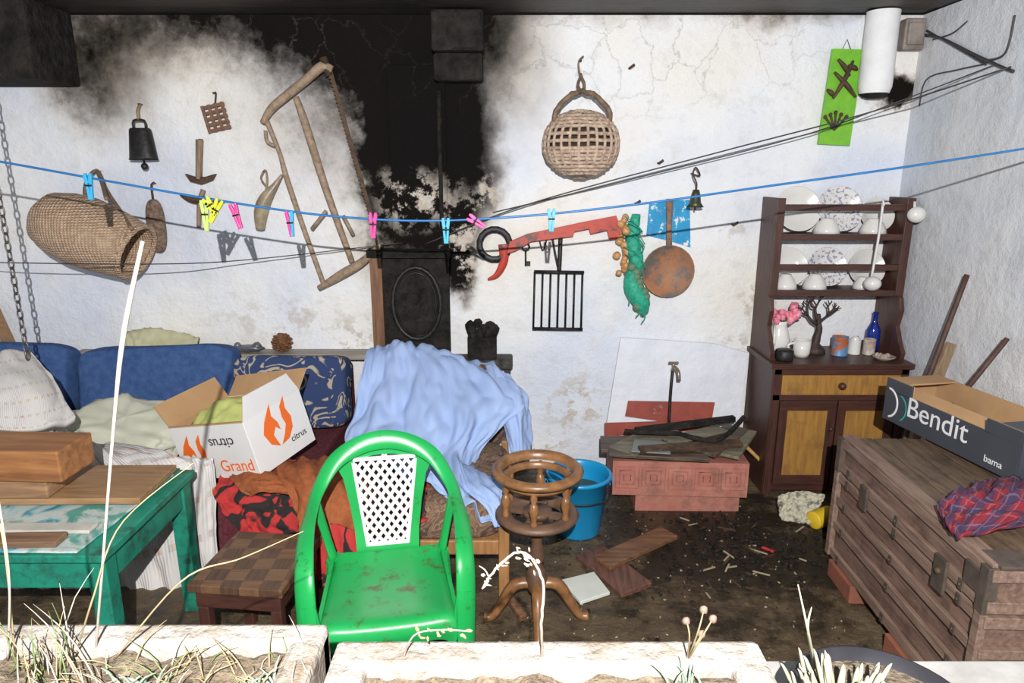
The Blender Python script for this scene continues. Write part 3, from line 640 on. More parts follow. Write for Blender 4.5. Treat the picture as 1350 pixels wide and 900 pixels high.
b.box((-.38,2.58,.24),(.74,.60,.06),aw)
for xx in (-.74,-.03): 
    b.box((xx,2.3,.2),(.04,.06,.39),aw); b.box((xx,2.95,.2),(.04,.05,.40),aw); 
b.done(.006)
sheet=pm('pale_blue_sheet',(.35,.46,.72),(.30,.41,.66),scale=3,rough=.85,bmp=.1,spec=.2)
b=B('blue_bed_sheet')
b.patch([[Y(496,520,3.22),Y(550,520,3.22),Y(600,520,3.22),Y(648,530,3.22)],
 [Y(490,470,3.20),Y(530,458,3.20),Y(590,466,3.20),Y(652,488,3.19)],
 [Y(484,462,3.08),Y(525,452,3.08),Y(590,461,3.08),Y(655,484,3.07)],
 [Y(475,502,2.93),Y(530,498,2.92),Y(605,506,2.9),Y(692,530,2.88)],
 [Y(462,545,2.80),Y(530,548,2.76),Y(612,552,2.74),Y(664,560,2.8)],
 [Y(455,572,2.66),Y(540,590,2.60),Y(600,600,2.58),Y(634,604,2.64)],
 [Y(480,585,2.56),Y(560,628,2.38),Y(612,645,2.36),Y(645,645,2.40)],
 [Y(520,600,2.5),Y(590,652,2.30),Y(628,672,2.26),Y(664,694,2.25)]],sheet,120,130,.040,(7,3),.013,seed=11)
b.patch([[Y(640,480,3.08),Y(665,488,3.06),Y(680,505,3.02)],[Y(650,520,2.90),Y(684,520,2.90),Y(696,530,2.96)],[Y(664,565,2.84),Y(688,565,2.82),Y(700,570,2.90)],[Y(672,602,2.78),Y(692,606,2.78),Y(702,600,2.87)]],sheet,30,50,.02,(4,2),.004,seed=4)
b.patch([[Y(600,606,2.54),Y(620,612,2.56),Y(636,622,2.58)],[Y(612,640,2.36),Y(635,635,2.38),Y(658,630,2.44)],[Y(640,670,2.27),Y(655,660,2.28),Y(672,650,2.34)],[Y(652,696,2.24),Y(658,694,2.24),Y(664,692,2.24)]],sheet,30,40,.02,(4,2),.004,seed=8)
b.done()
m,nt,bs=newmat('red_black_blanket'); rb=m
co=objco(nt); n1=ntex(nt,co,9,2,.4,.6); f=ramp(nt,n1.outputs[0],[(.44,(.42,.03,.028)),(.455,(.02,.015,.015)),(.54,(.02,.015,.015)),(.555,(.42,.03,.028)),(.66,(.42,.03,.028)),(.67,(.45,.27,.13))])
nt.links.new(f,bs.inputs['Base Color']); bs.inputs['Roughness'].default_value=.95
ob=fab('rust_orange_blanket',(.34,.105,.038),(.26,.08,.032),50)
b=B('red_floral_blanket')
b.patch([[Y(300,612,2.6),Y(340,606,2.6),Y(400,612,2.6)],[Y(285,640,2.44),Y(335,640,2.42),Y(400,632,2.42)],[Y(288,665,2.38),Y(340,675,2.36),Y(405,660,2.36)],[Y(320,700,2.34),Y(350,706,2.33),Y(410,700,2.32)]],rb,50,50,.03,(4,3),.006,seed=3,thick=.012)
b.patch([[Y(530,640,2.42),Y(560,632,2.44),Y(578,655,2.42)],[Y(532,665,2.30),Y(555,668,2.28),Y(574,676,2.30)],[Y(520,690,2.24),Y(538,700,2.24),Y(548,690,2.25)]],rb,30,30,.015,(3,2),.004,seed=6,thick=.01)
b.patch([[Y(410,690,2.24),Y(440,690,2.22),Y(470,700,2.22)],[Y(415,740,2.18),Y(445,740,2.18),Y(470,740,2.18)],[Y(420,772,2.16),Y(440,775,2.16),Y(462,770,2.16)]],rb,30,30,.012,(3,2),.004,seed=7,thick=.01)
b.done()
b=B('orange_blanket')
b.patch([[Y(370,604,2.62),Y(420,604,2.62),Y(470,615,2.6)],[Y(365,622,2.42),Y(420,618,2.42),Y(490,632,2.42)],[Y(385,660,2.3),Y(430,655,2.27),Y(500,670,2.3)],[Y(395,710,2.26),Y(430,710,2.22),Y(500,720,2.26)],[Y(400,770,2.22),Y(425,778,2.2),Y(470,770,2.22)]],ob,60,60,.03,(4,2),.006,seed=13,thick=.012)
b.patch([[Y(300,625,2.5),Y(330,618,2.5),Y(385,625,2.5)],[Y(312,640,2.4),Y(340,632,2.38),Y(395,640,2.38)],[Y(330,655,2.36),Y(350,648,2.34),Y(396,655,2.34)]],ob,30,30,.015,(3,2),.004,seed=3,thick=.01)
b.done()
# ================================================================ TABLES
teal=pm('chipped_teal_paint',(.012,.19,.125),(.016,.25,.165),scale=10,rough=.5,dirt=(.02,.06,.045),dsc=12,dlo=.48,dhi=.66)
plk=wood('light_plank',(.36,.21,.10),(.25,.14,.065),'x')
m,nt,bs=newmat('aqua_print_oilcloth'); aq=m
co=objco(nt); n1=ntex(nt,co,7,4,.6,1); f=ramp(nt,n1.outputs[0],[(.36,(.04,.25,.32)),(.44,(.34,.52,.55)),(.52,(.52,.56,.53)),(.62,(.08,.31,.26))])
nt.links.new(f,bs.inputs['Base Color']); bs.inputs['Roughness'].default_value=.3
TX=-.09
b=B('green_side_table'); zt_=.53; xr=-1.10+TX; xl=-2.0; ya,yb_=1.76,2.28
b.box(((xl+xr)/2,(ya+yb_)/2,zt_),(xr-xl+.06,yb_-ya+.06,.025),teal)
b.box(((xl+xr)/2,ya,zt_-.06),(xr-xl,.02,.09),teal); b.box(((xl+xr)/2,yb_,zt_-.06),(xr-xl,.02,.09),teal); b.box((xr,(ya+yb_)/2,zt_-.06),(.02,yb_-ya,.09),teal)
for xx in (xl+.02,xr-.01):
    for yy in (ya+.02,yb_-.02): b.box((xx,yy,zt_/2-.006),(.05,.05,zt_-.013),teal,taper=1.15)
b.done(.004)
b=B('oilcloth'); b.patch([[(-1.98,1.74,.546),(-1.5,1.74,.548),(-1.15+TX,1.74,.546)],[(-1.98,2.0,.548),(-1.5,2.0,.550),(-1.13+TX,2.0,.548)],[(-1.98,2.26,.546),(-1.5,2.26,.548),(-1.12+TX,2.26,.546)]],aq,40,30,.002,(5,5),.001,thick=.003); b.done()
b=B('tabletop_plank'); b.box((-1.53+TX,2.13,.570),(.84,.26,.022),plk,rot=(0,0,1)); b.box((-1.62+TX,1.775,.561),(.80,.06,.02),wood('darker_plank',(.24,.14,.08),(.14,.08,.05),'x'),rot=(0,0,2))
b.box((-1.6+TX,1.86,.557),(.86,.05,.012),pm('off_white_slat',(.55,.53,.46))); b.done(.003)
tim=wood('sawn_timber',(.38,.17,.06),(.20,.08,.03),'x',scale=4)
tim2=wood('sawn_timber_pale',(.38,.23,.12),(.22,.12,.065),'x',scale=4)
b=B('wooden_beam_offcut'); b.box((-1.73,2.07,.702),(.64,.17,.105),tim,rot=(0,0,-2)); b.box((-1.76,2.07,.615),(.55,.15,.064),tim2,rot=(0,0,1)); b.done(.006)
m,nt,bs=newmat('parquet_brown'); pq=m
co=objco(nt); ck=nd(nt,'ShaderNodeTexChecker'); ck.inputs['Scale'].default_value=16; nt.links.new(co,ck.inputs['Vector'])
w1=ntex(nt,objco(nt,(1,25,1)),6,3); w2=ntex(nt,objco(nt,(25,1,1)),6,3)
ca=ramp(nt,w1.outputs[0],[(.3,(.20,.11,.055)),(.7,(.10,.05,.028))]); cb=ramp(nt,w2.outputs[0],[(.3,(.12,.065,.038)),(.7,(.055,.03,.018))])
nt.links.new(mixc(nt,ck.outputs['Fac'],ca,cb),bs.inputs['Base Color']); bs.inputs['Roughness'].default_value=.4
b=B('parquet_stool',rotM((-.845,2.03,0),0,0,-6))
b.box((0,0,.335),(.31,.33,.03),pq); b.box((0,0,.29),(.28,.30,.06),dkx)
for sx in (-1,1):
    for sy in (-1,1): b.box((sx*.12,sy*.13,.13),(.035,.035,.262),dk)
b.box((0,-.13,.12),(.22,.02,.03),dkx); b.done(.004)
# ================================================================ GREEN CHAIR
gc=pm('green_plastic',(.012,.30,.065),(.016,.36,.085),scale=5,rough=.32,bmp=.03,dirt=(.03,.07,.025),dsc=14,dlo=.60,dhi=.68)
gd=pm('green_plastic_grimy',(.012,.30,.065),(.016,.34,.085),scale=5,rough=.35,bmp=.05,dirt=(.07,.08,.025),dsc=16,dlo=.54,dhi=.66)
wl=pm('white_plastic',(.75,.75,.76),(.70,.70,.71),rough=.3,bmp=0)
b=B('plastic_garden_chair',rotM((-.382,1.87,0),0,0,10)@Matrix.Diagonal((.82,.92,.90,1)))
pts=[(-.255,-.25,0),(-.262,-.235,.25),(-.268,-.215,.50),(-.272,-.16,.60),(-.278,-.04,.635),(-.272,.07,.655),(-.25,.15,.70),(-.19,.20,.775),(-.10,.225,.82),(0,.235,.835)]
nm=[(-.3,-1,0),(-.3,-1,.0),(-.3,-.9,.3),(-.35,-.5,.8),(-.4,-.1,1),(-.5,-.3,.8),(-.5,-.7,.7),(-.4,-1,.5),(-.2,-1,.4),(0,-1,.4)]
rr=[.030,.032,.036,.034,.032,.030,.030,.032,.034,.035]
P2=pts+[(-x,y,z) for x,y,z in pts[-2::-1]]; N2=nm+[(-x,y,z) for x,y,z in nm[-2::-1]]; R2=rr+rr[-2::-1]
b.tube(P2,R2,gc,seg=12,sub=90,flat=.38,nrm=N2)
def bk(x,z):
    t=(z-.42)/.4; return V((x,.175+.055*t+.03*(1-(x/.2)**2)*0.6,z))
def strip(poly,th,mm):
    b.prism([bk(x,z) for x,z in poly],(0,th,0),mm)
LW=1.25
for s in (-1,1):
    inn=[(s*.064*LW,.41),(s*.072*LW,.50),(s*.084*LW,.60),(s*.095*LW,.70),(s*.100*LW,.75)]
    out=[(s*.124,.41),(s*.128,.50),(s*.142,.60),(s*.163,.70),(s*.195,.765)]
    for k in range(4):
        strip([inn[k],out[k],out[k+1],inn[k+1]],.014,gc)
    arc=[(s*.195,.765),(s*.16,.80),(s*.10,.82),(s*.0,.835)]
    inn2=[(s*.100*LW,.75),(s*.085,.768),(s*.04,.775),(0,.777)]
    for k in range(3): strip([arc[k],arc[k+1],inn2[k+1],inn2[k]],.014,gc)
strip([(-.085,.41),(.085,.41),(.087,.445),(-.087,.445)],.014,gc)
def hw(z): return (.066+(z-.44)/(.75-.44)*.034)*LW
def clipd(x0,z0,dx):
    n=60; pts_=[]
    for i in range(n+1):
        t=-.4+i*.8/n; x=x0+dx*t; z=z0+t
        if .43<=z<=.765+.01*math.cos(x*20) and abs(x)<=hw(z)+.003: pts_.append((x,z))
    if len(pts_)>=2:
        b.bar(bk(*pts_[0])+V((0,.004,0)),bk(*pts_[-1])+V((0,.004,0)),.0125,.006,wl,n=(0,-1,.15))
for k in range(-14,15):
    clipd(k*.035,.6,.8); clipd(k*.035,.6,-.8)
for s in (-1,1): b.bar(bk(s*.064*LW,.44)+V((0,.0,0)),bk(s*.098*LW,.755),.012,.008,wl,n=(0,-1,.15))
b.bar(bk(-.066*LW,.445),bk(.066*LW,.445),.014,.008,wl,n=(0,-1,.15)); b.bar(bk(-.098*LW,.765),bk(.098*LW,.765),.014,.008,wl,n=(0,-1,.15))
rows=[]
for y,z,w in [(-.238,.345,.20),(-.246,.385,.215),(-.235,.415,.225),(-.20,.425,.23),(-.10,.412,.228),(.02,.405,.222),(.12,.412,.21),(.18,.43,.20)]:
    r=[]
    for x in (-1.06,-1.02,-.85,-.5,0,.5,.85,1.02,1.06):
        e=abs(x); zz=z-.008*(1-min(1,e)**2)
        if e>1.03: zz=z-.05
        elif e>1: zz=z-.015
        r.append((x*w,y,zz))
    rows.append(r)
b.patch(rows,gd,60,50,0,(1,1),0,thick=.012)
for s in (-1,1):
    b.tube([(s*.215,.17,.42),(s*.235,.22,.2),(s*.25,.26,0)],[.034,.032,.03],gc,sub=10,flat=.5,nrm=[(s,1,0)]*3)
    b.bar((s*.236,-.22,.385),(s*.215,.17,.39),.07,.014,gc,n=(s,0,0))
    b.bar((s*.245,-.225,.40),(s*.262,-.225,.50),.05,.012,gc,n=(0,-1,0))
    b.tube([(s*.215,.16,.42),(s*.235,.15,.52),(s*.262,.12,.67)],[.02,.018,.02],gc,sub=8,flat=.5,nrm=[(s,1,0)]*3)
b.done(.002)
# ================================================================ TURNED STAND
tw=pm('turned_varnished_wood',(.28,.13,.05),(.15,.07,.028),scale=12,rough=.35,bmp=.15,stretch=(2,2,2))
tw2=pm('turned_dark_wood',(.16,.085,.05),(.085,.045,.028),scale=12,rough=.5,bmp=.3)
cx,cy=.088,2.18; b=B('turned_wood_stand',rotM((cx,cy,0),0,0,71))
def ring(r,z,w,h,mm):
    pr=[(r-w,z-h),(r-w*.2,z-h),(r,z-h*.5),(r+.004,z),(r-.004,z+h*.6),(r-.012,z+h),(r-w*.6,z+h),(r-w,z+h*.6),(r-w,z-h)]
    b.lathe(pr,mm,seg=44)
ring(.156,.60,.034,.015,tw); ring(.125,.57,.02,.012,tw)
ring(.143,.435,.05,.015,tw2)
b.lathe([(0,.445),(.05,.45),(.05,.43),(.0,.425)],tw2)
for k in range(4):
    a_=k*math.pi/2; b.box((.05*math.cos(a_),.05*math.sin(a_),.437),(.11,.03,.014),tw2,rot=(0,0,math.degrees(a_)))
sp=[(.008,0),(.014,.01),(.009,.02),(.013,.04),(.018,.06),(.012,.08),(.008,.085),(.013,.1),(.009,.12),(.006,.135)]
for k in range(6):
    a_=k*math.pi/3+.2; b.lathe(sp,tw,M=Matrix.Translation((.118*math.cos(a_),.118*math.sin(a_),.447)),seg=12)
b.lathe([(.02,.12),(.034,.14),(.04,.18),(.03,.22),(.018,.24),(.03,.26),(.026,.29),(.018,.33),(.03,.36),(.032,.38),(.02,.4),(.03,.425)],tw2,seg=20)
for k in range(4):
    a_=k*math.pi/2+.35; c,s=math.cos(a_),math.sin(a_)
    b.tube([(c*.02,s*.02,.16),(c*.08,s*.08,.15),(c*.13,s*.13,.07),(c*.16,s*.16,.025),(c*.19,s*.19,.02)],[.02,.022,.018,.016,.019],tw,sub=16)
b.done()
bb=pm('blue_plastic',(.01,.28,.55),(.01,.24,.50),scale=4,rough=.3,bmp=0,dirt=(.04,.14,.22),dsc=8,dlo=.6,dhi=.7)
cx,cy=.30,2.84; b=B('blue_bucket'); 
b.lathe([(0,.004),(.10,0),(.104,.01),(.140,.27),(.150,.272),(.151,.285),(.140,.288),(.134,.28),(.130,.25),(.098,.012),(0,.01)],bb,M=Matrix.Translation((cx,cy,0)),seg=40)
b.tube([V((cx-.148,cy,.255)),V((cx-.12,cy-.13,.22)),V((cx,cy-.175,.21)),V((cx+.12,cy-.13,.22)),V((cx+.148,cy,.255))],.004,iron,sub=24)
for s in (-1,1): b.box((cx+s*.146,cy,.25),(.014,.03,.04),bb)
b.lathe([(0,.2),(.12,.2)],pm('murky_water',(.06,.08,.05),rough=.05,bmp=0),M=Matrix.Translation((cx,cy,0))); b.done()
# ================================================================ RUBBLE BOX
pkb=pm('pinkish_tile_box',(.38,.13,.095),(.47,.20,.15),scale=9,rough=.7,dirt=(.20,.09,.065),dsc=10,dlo=.48,dhi=.72)
b=B('red_tiled_crate',rotM((.81,3.17,0),0,0,-3))
b.box((.04,0,.045),(.50,.30,.09),pkb,rot=(0,0,2)); b.box((0,-.01,.175),(.64,.32,.175),pkb)
for k in range(5):
    for e in (.055,.035,.016):
        cxx=-.25+k*.125
        b.tube([V((cxx-e,-.173,.18-e)),V((cxx+e,-.173,.18-e)),V((cxx+e,-.173,.18+e)),V((cxx-e,-.173,.18+e))],.003,pkb,closed=True,seg=6)
b.done(.006)
dw=wood('charred_board',(.13,.085,.055),(.04,.03,.023),'x'); dw2=wood('grey_board',(.22,.20,.13),(.11,.10,.07),'x')
b=B('scrap_boards')
b.bar((.44,3.17,.285),(1.08,3.10,.29),.18,.018,dw,n=(0,0,1)); b.bar((.52,3.02,.305),(.80,3.32,.31),.15,.015,dw2,n=(0,.0,1))
b.bar((.90,3.0,.31),(1.16,3.30,.32),.13,.018,dw,n=(0,0,1)); b.bar((.60,3.0,.325),(1.10,3.06,.335),.05,.02,rust,n=(0,-.2,1))
b.bar((.46,3.03,.30),(.92,2.97,.30),.08,.018,dw,n=(0,0,1)); b.bar((1.02,2.98,.30),(1.2,3.26,.32),.09,.016,dw2,n=(0,0,1))
b.bar((.62,3.22,.335),(1.14,3.3,.37),.035,.03,black,n=(0,0,1)); b.bar((.75,3.08,.335),(1.06,3.24,.34),.09,.012,dw2,n=(0,0,1))
b.tube([V((.56,3.2,.34)),V((.8,3.12,.36)),V((.98,3.05,.35)),V((1.16,3.22,.41))],.012,black,sub=12,jit=.003)
b.prism([V((.56,2.99,.318)),V((.74,2.96,.318)),V((.76,3.10,.32)),V((.60,3.14,.32))],(0,0,.006),pm('slate_grey',(.22,.24,.23)))
b.done(.003)
b=B('broom_handle'); b.tube([Zp(1040,643,.012),Y(975,580,3.3)],.010,wood('yellow_pole',(.50,.30,.09),(.38,.22,.06),'x')); b.done()
rbp=wood('reddish_plank',(.22,.11,.055),(.10,.05,.03),'x',rough=.35)
b=B('floor_plank_debris')
def fp(u0,v0,u1,v1,w,mm,z=.012): b.bar(Zp(u0,v0,z),Zp(u1,v1,z),w,.02,mm,n=(0,0,1))
fp(793,742,882,702,.10,rbp,.033); fp(778,728,840,778,.15,wood('red_plank2',(.17,.075,.052),(.075,.036,.026),'y'))
b.bar(Zp(660,770,.06),Zp(690,815,.03),.03,.025,rbp,n=(0,0,1)); b.done(.003)
b=B('white_floor_tile'); b.prism([Zp(739,768,.002),Zp(765,797,.002),Zp(804,784,.002),Zp(783,757,.002)],(0,0,.014),pm('tile_white',(.68,.70,.64),(.62,.64,.58),rough=.3,bmp=0)); b.done(.002)
b=B('charcoal_debris')
for i in range(260):
    u,v_=random.gauss(970,75),random.gauss(714,26)
    if v_<672 or u>1090 or u<800: continue
    q=Zp(u,v_,.003); b.ball(q,(R(.004,.018),R(.003,.014),R(.003,.009)),black,rot=(0,0,R(0,180)),seg=6,nz=.5)
pale_chip=pm('pale_chip',(.40,.33,.23),(.3,.24,.16))
for i in range(420):
    q=V((R(-.1,1.25),R(1.5,3.1),.002)); 
    b.ball(q,(R(.002,.011),R(.002,.006),.003),random.choice([rust,black,oldw,pale_chip]),rot=(0,0,R(0,180)),seg=6,nz=.5)
for i in range(45):
    q=Zp(R(900,1070),R(685,790),.006); b.bar(q,q+V((R(-.07,.07),R(-.05,.05),R(0,.008))),.006,.004,random.choice([black,rust,pale_chip]),n=(0,0,1))
b.bar(Zp(1005,721,.008),Zp(1020,727,.008),.012,.006,pm('red_scrap',(.6,.03,.03)),n=(0,0,1))
b.done()
news=pm('newspaper',(.50,.47,.36),(.16,.15,.13),scale=30,lo=.5,hi=.62,rough=.8,bmp=.2)
b=B('crumpled_newspaper'); b.patch([[Zp(1025,655,.10),Zp(1050,648,.12),Zp(1088,652,.12)],[Zp(1026,668,.07),Zp(1050,664,.08),Zp(1080,668,.07)],[Zp(1030,686,.02),Zp(1050,688,.02),Zp(1068,690,.025)]],news,40,40,.02,(4,3),.01,seed=21,thick=.02); b.done()
b=B('yellow_corrugated_cup'); ylw=pm('yellow_plastic',(.75,.52,.03),(.65,.43,.02),rough=.4,bmp=0); M=axM(Zp(1072,686,.045),(.90,.42,.05))
pr=[(0,0)]
for k in range(12): pr+=[(.037,k*.009),(.043,k*.009+.0045)]
pr+=[(.04,.11),(.035,.11),(.03,.01)]
b.lathe(pr,ylw,M=M); b.done()
# ================================================================ TRUNK
tg=wood('trunk_board',(.24,.15,.115),(.13,.078,.058),'y',dirt=(.075,.042,.032),dsc=7,dlo=.5,dhi=.72)
ts=wood('trunk_slat',(.28,.19,.145),(.16,.10,.073),'y')
tt=wood('trunk_top_board',(.18,.12,.075),(.085,.055,.036),'y',dirt=(.045,.03,.02),dsc=6,dlo=.48,dhi=.7)
met=pm('trunk_tin_strap',(.07,.055,.045),(.12,.09,.07),scale=20,rough=.6,metal=.2,bmp=.5)
Mx=rotM((1.288,1.62,0),0,0,-2.0); L=.90; Wd=.59
b=B('steamer_trunk',Mx); zb,zT=.075,.58; zl=.44
b.box((Wd/2,L/2,(zb+zl)/2),(Wd,L,zl-zb-.006),tg); b.box((Wd/2,L/2,(zl+zT)/2-.005),(Wd+.012,L+.012,zT-zl-.012),tg)
for k in range(6): b.box((.05+k*.098,L/2,zT-.005),(.092,L,.012),tt)
SL=((zb+.02,.035),(zb+.14,.03),(zb+.245,.03),(zl-.022,.035),(zl+.025,.035),(zT-.02,.035))
for z,h in SL:
    b.box((-.010,L/2,z),(.016,L+.02,h),ts); b.box((Wd/2,-.012,z),(Wd+.03,.02,h),ts)
b.box((.012,L/2,zT+.004),(.05,L+.02,.012),ts)
for k in (.1,.5,.9):
    for z,h in SL[:5]: b.box((-.020,L*k,z),(.005,.022,h),met); b.ball((-.024,L*k,z),.005,rust,seg=6)
for y in (0,L):
    b.box((-.014,y,(zb+zl)/2),(.022,.03,zl-zb),ts); b.box((-.014,y,(zl+zT)/2),(.024,.035,zT-zl),met)
b.box((-.024,L*.2,zl),(.010,.06,.11),met); b.ball((-.03,L*.2,zl+.01),.011,rust)
b.box((-.024,L*.74,zl),(.010,.05,.09),met)
b.box((-.010,.03,zT-.06),(.03,.10,.07),met)
b.tube([V((Wd/2-.1,-.02,.3)),V((Wd/2-.09,-.06,.28)),V((Wd/2+.09,-.06,.28)),V((Wd/2+.1,-.02,.3))],.01,met,sub=10)
b.box((.05,.02,zT+.006),(.10,.09,.010),met)
b.done(.004)
b=B('supporting_brick'); brick=pm('red_brick',(.30,.10,.06),(.2,.08,.05),bmp=.6)
for x,y in ((.06,.3),(.06,.76),(.5,.3),(.5,.76)): b.box((x-.03,y,.037),(.12,.20,.072),brick,M=Mx)
b.done(.004)
gb=pm('grey_printed_cardboard',(.05,.056,.068),(.04,.045,.056),scale=4,rough=.5,bmp=.05)
q0=V((1.555,2.70,0)); q1=V((1.665,2.08,0)); ang=math.degrees(math.atan2(q1.y-q0.y,q1.x-q0.x))
M=rotM((q0.x,q0.y,.600),0,0,ang)
Lb=(q1-q0).length; Wb=.235; Hb=.17
b=B('fruit_box',M)
b.box((Lb/2,Wb/2,.004),(Lb,Wb,.008),card)
b.box((Lb/2,0,Hb/2-.02),(Lb,.008,Hb-.04),gb); b.box((Lb/2,.007,Hb/2-.02),(Lb-.01,.004,Hb-.042),card)
for xx in (.07,Lb-.07): b.box((xx,0,Hb-.02),(.14,.008,.05),gb); b.box((xx,.006,Hb-.02),(.138,.004,.05),card)
b.box((Lb/2,Wb,Hb/2),(Lb,.008,Hb),card)
for xx in (0,Lb): b.box((xx,Wb/2,Hb/2),(.008,Wb,Hb),gb if xx else card); b.box((xx+(.05 if xx==0 else -.05),Wb/2,Hb+.0),(.1,Wb,.006),gb if xx else card)
b.box((Lb/2,.035,Hb-.035),(Lb*.6,.06,.006),card,rot=(25,0,0))
crv=[V((.02+.055*math.cos(t*.26),-.0052,.075+.06*math.sin(t*.26))) for t in range(-5,7)]
b.tube(crv,.005,wl,sub=24,flat=.4,nrm=[(0,1,0)]*12)
crv=[V((.075+.05*math.cos(t*.26),-.0052,.07+.055*math.sin(t*.26))) for t in range(-4,6)]
b.tube(crv,.003,pm('ink_teal',(.02,.4,.35),bmp=0),sub=24,flat=.4,nrm=[(0,1,0)]*10)
bx=b.done(.001)
text(bx,'print_front','Bendit',.115,M@rotM((Lb*.44,-.006,.055),90,0,0),wl,.0006)
text(bx,'print_small','bama',.035,M@rotM((Lb*.86,-.006,.025),90,0,0),wl,.0006)
m,nt,bs=newmat('tartan_cloth'); tar=m
tu=nd(nt,'ShaderNodeTexCoord').outputs['UV']; sep=nd(nt,'ShaderNodeSeparateXYZ'); nt.links.new(tu,sep.inputs[0])
a1=stripes(nt,sep.outputs[0],34,.2); a2=stripes(nt,sep.outputs[1],30,.2); a3=stripes(nt,sep.outputs[0],68,.93); a4=stripes(nt,sep.outputs[1],60,.93)
c=mixc(nt,math_(nt,'MULTIPLY',a1,.75),(.21,.012,.022),(.02,.025,.07)); c=mixc(nt,math_(nt,'MULTIPLY',a2,.6),c,(.02,.025,.07)); c=mixc(nt,math_(nt,'MULTIPLY',math_(nt,'MAXIMUM',a3,a4),.2),c,(.4,.25,.28))
nt.links.new(c,bs.inputs['Base Color']); bs.inputs['Roughness'].default_value=.95
b=B('tartan_shirt'); zz=.622
b.patch([[Zp(1285,640,zz),Zp(1330,632,zz),Zp(1390,635,zz)],[Zp(1258,655,zz+.02),Zp(1320,655,zz+.03),Zp(1400,655,zz+.03)],[Zp(1236,668,zz),Zp(1300,675,zz+.02),Zp(1395,675,zz+.02)],[Zp(1245,690,zz-.01),Zp(1270,705,zz-.01),Zp(1370,690,zz)]],tar,60,50,.024,(7,4),.008,seed=31,thick=.02); b.done()
b=B('walking_stick'); dkst=pm('dark_stick',(.10,.045,.03),(.05,.025,.02),scale=20)
t0,t1=Y(1275,362,2.88),Y(1222,500,2.84); dr=(t1-t0); k=t0.z/-dr.z; b.tube([t0,t0+dr*(k*.5)+V((.004,0,0)),t0+dr*k],.011,dkst,sub=10); b.done()
b=B('wooden_stake'); t0,t1=Y(1254,452,2.9),Y(1228,520,2.88); dr=t1-t0;k=t0.z/-dr.z; b.bar(t0,t0+dr*k,.05,.02,oldw,n=(.3,-1,0)); b.done(.003)
b=B('iron_bar'); t0,t1=Y(1328,446,2.55),Y(1275,512,2.62); dr=t1-t0;b.tube([t0,t0+dr*1.9],.010,dkst,seg=6); b.done()
# ================================================================ LINES, CHAIN
bln=pm('blue_cord',(.02,.17,.45),rough=.4,bmp=0)
yl=2.33
keys=[(-330,150),(-100,197),(0,213),(150,240),(300,266),(430,284),(560,291),(700,284),(850,268),(1000,247),(1180,222),(1350,196),(1420,184)]
ln=interp([Y(u,v,yl) for u,v in keys],90)
b=B('clothesline'); b.tube(ln,.0038,bln,seg=6); b.done()
PC={'blue':(.04,.40,.70),'pink':(.75,.06,.30),'yellow':(.75,.75,.04),'lime':(.56,.74,.18)}
def peg(u,v,c1,c2=None,tl=0,L=34):
    b=B('clothes_peg')
    q=Y(u,v,yl); M=rotM(q,0,tl,0); h=L/900*yl/1.02
    ma=pm('peg_'+c1,PC[c1],rough=.35,bmp=0); mb=pm('peg_'+(c2 or c1),PC[c2 or c1],rough=.35,bmp=0)
    for s,mm in ((-1,ma),(1,mb)):
        b.box((s*.0062,0,0),(.008,.011,h),mm,rot=(0,s*4,0),M=M); b.box((s*.0075,0,h*.28),(.011,.012,h*.3),mm,rot=(0,s*8,0),M=M)
    b.tube([M@V((-.011,-.007,.004)),M@V((.011,-.007,.004))],.003,iron); b.done(.001)
peg(118,246,'blue'); peg(271,284,'lime',tl=0,L=40); peg(284,278,'yellow',tl=28,L=34); peg(312,285,'pink',tl=-14); peg(383,295,'pink','blue',tl=-3); peg(492,297,'pink',tl=2); peg(588,304,'blue'); peg(628,292,'pink',tl=-58,L=26); peg(727,290,'blue',L=30)
peg(278,272,'yellow',tl=-30,L=26)
b=B('hanging_chain'); t1=Y(36,468,2.7); n=int((ZC-t1.z)/.034)
ch=pm('steel_chain',(.20,.19,.18),(.1,.09,.09),metal=.7,rough=.4,bmp=0)
for i in range(n+1):
    r=[]
    for t in range(10):
        a_=t*.628; x,zz=.010*math.cos(a_),.022*math.sin(a_)
        r.append(t1+V((x,0,i*.034+zz)) if i%2 else t1+V((0,x,i*.034+zz)))
    b.tube(r,.0035,ch,closed=True,seg=5)
b.done()
b=B('wooden_board_scrap'); b.bar(Y(-15,395,3.5),Y(20,470,3.5),.05,.03,plk,n=(0,-1,0)); b.done()
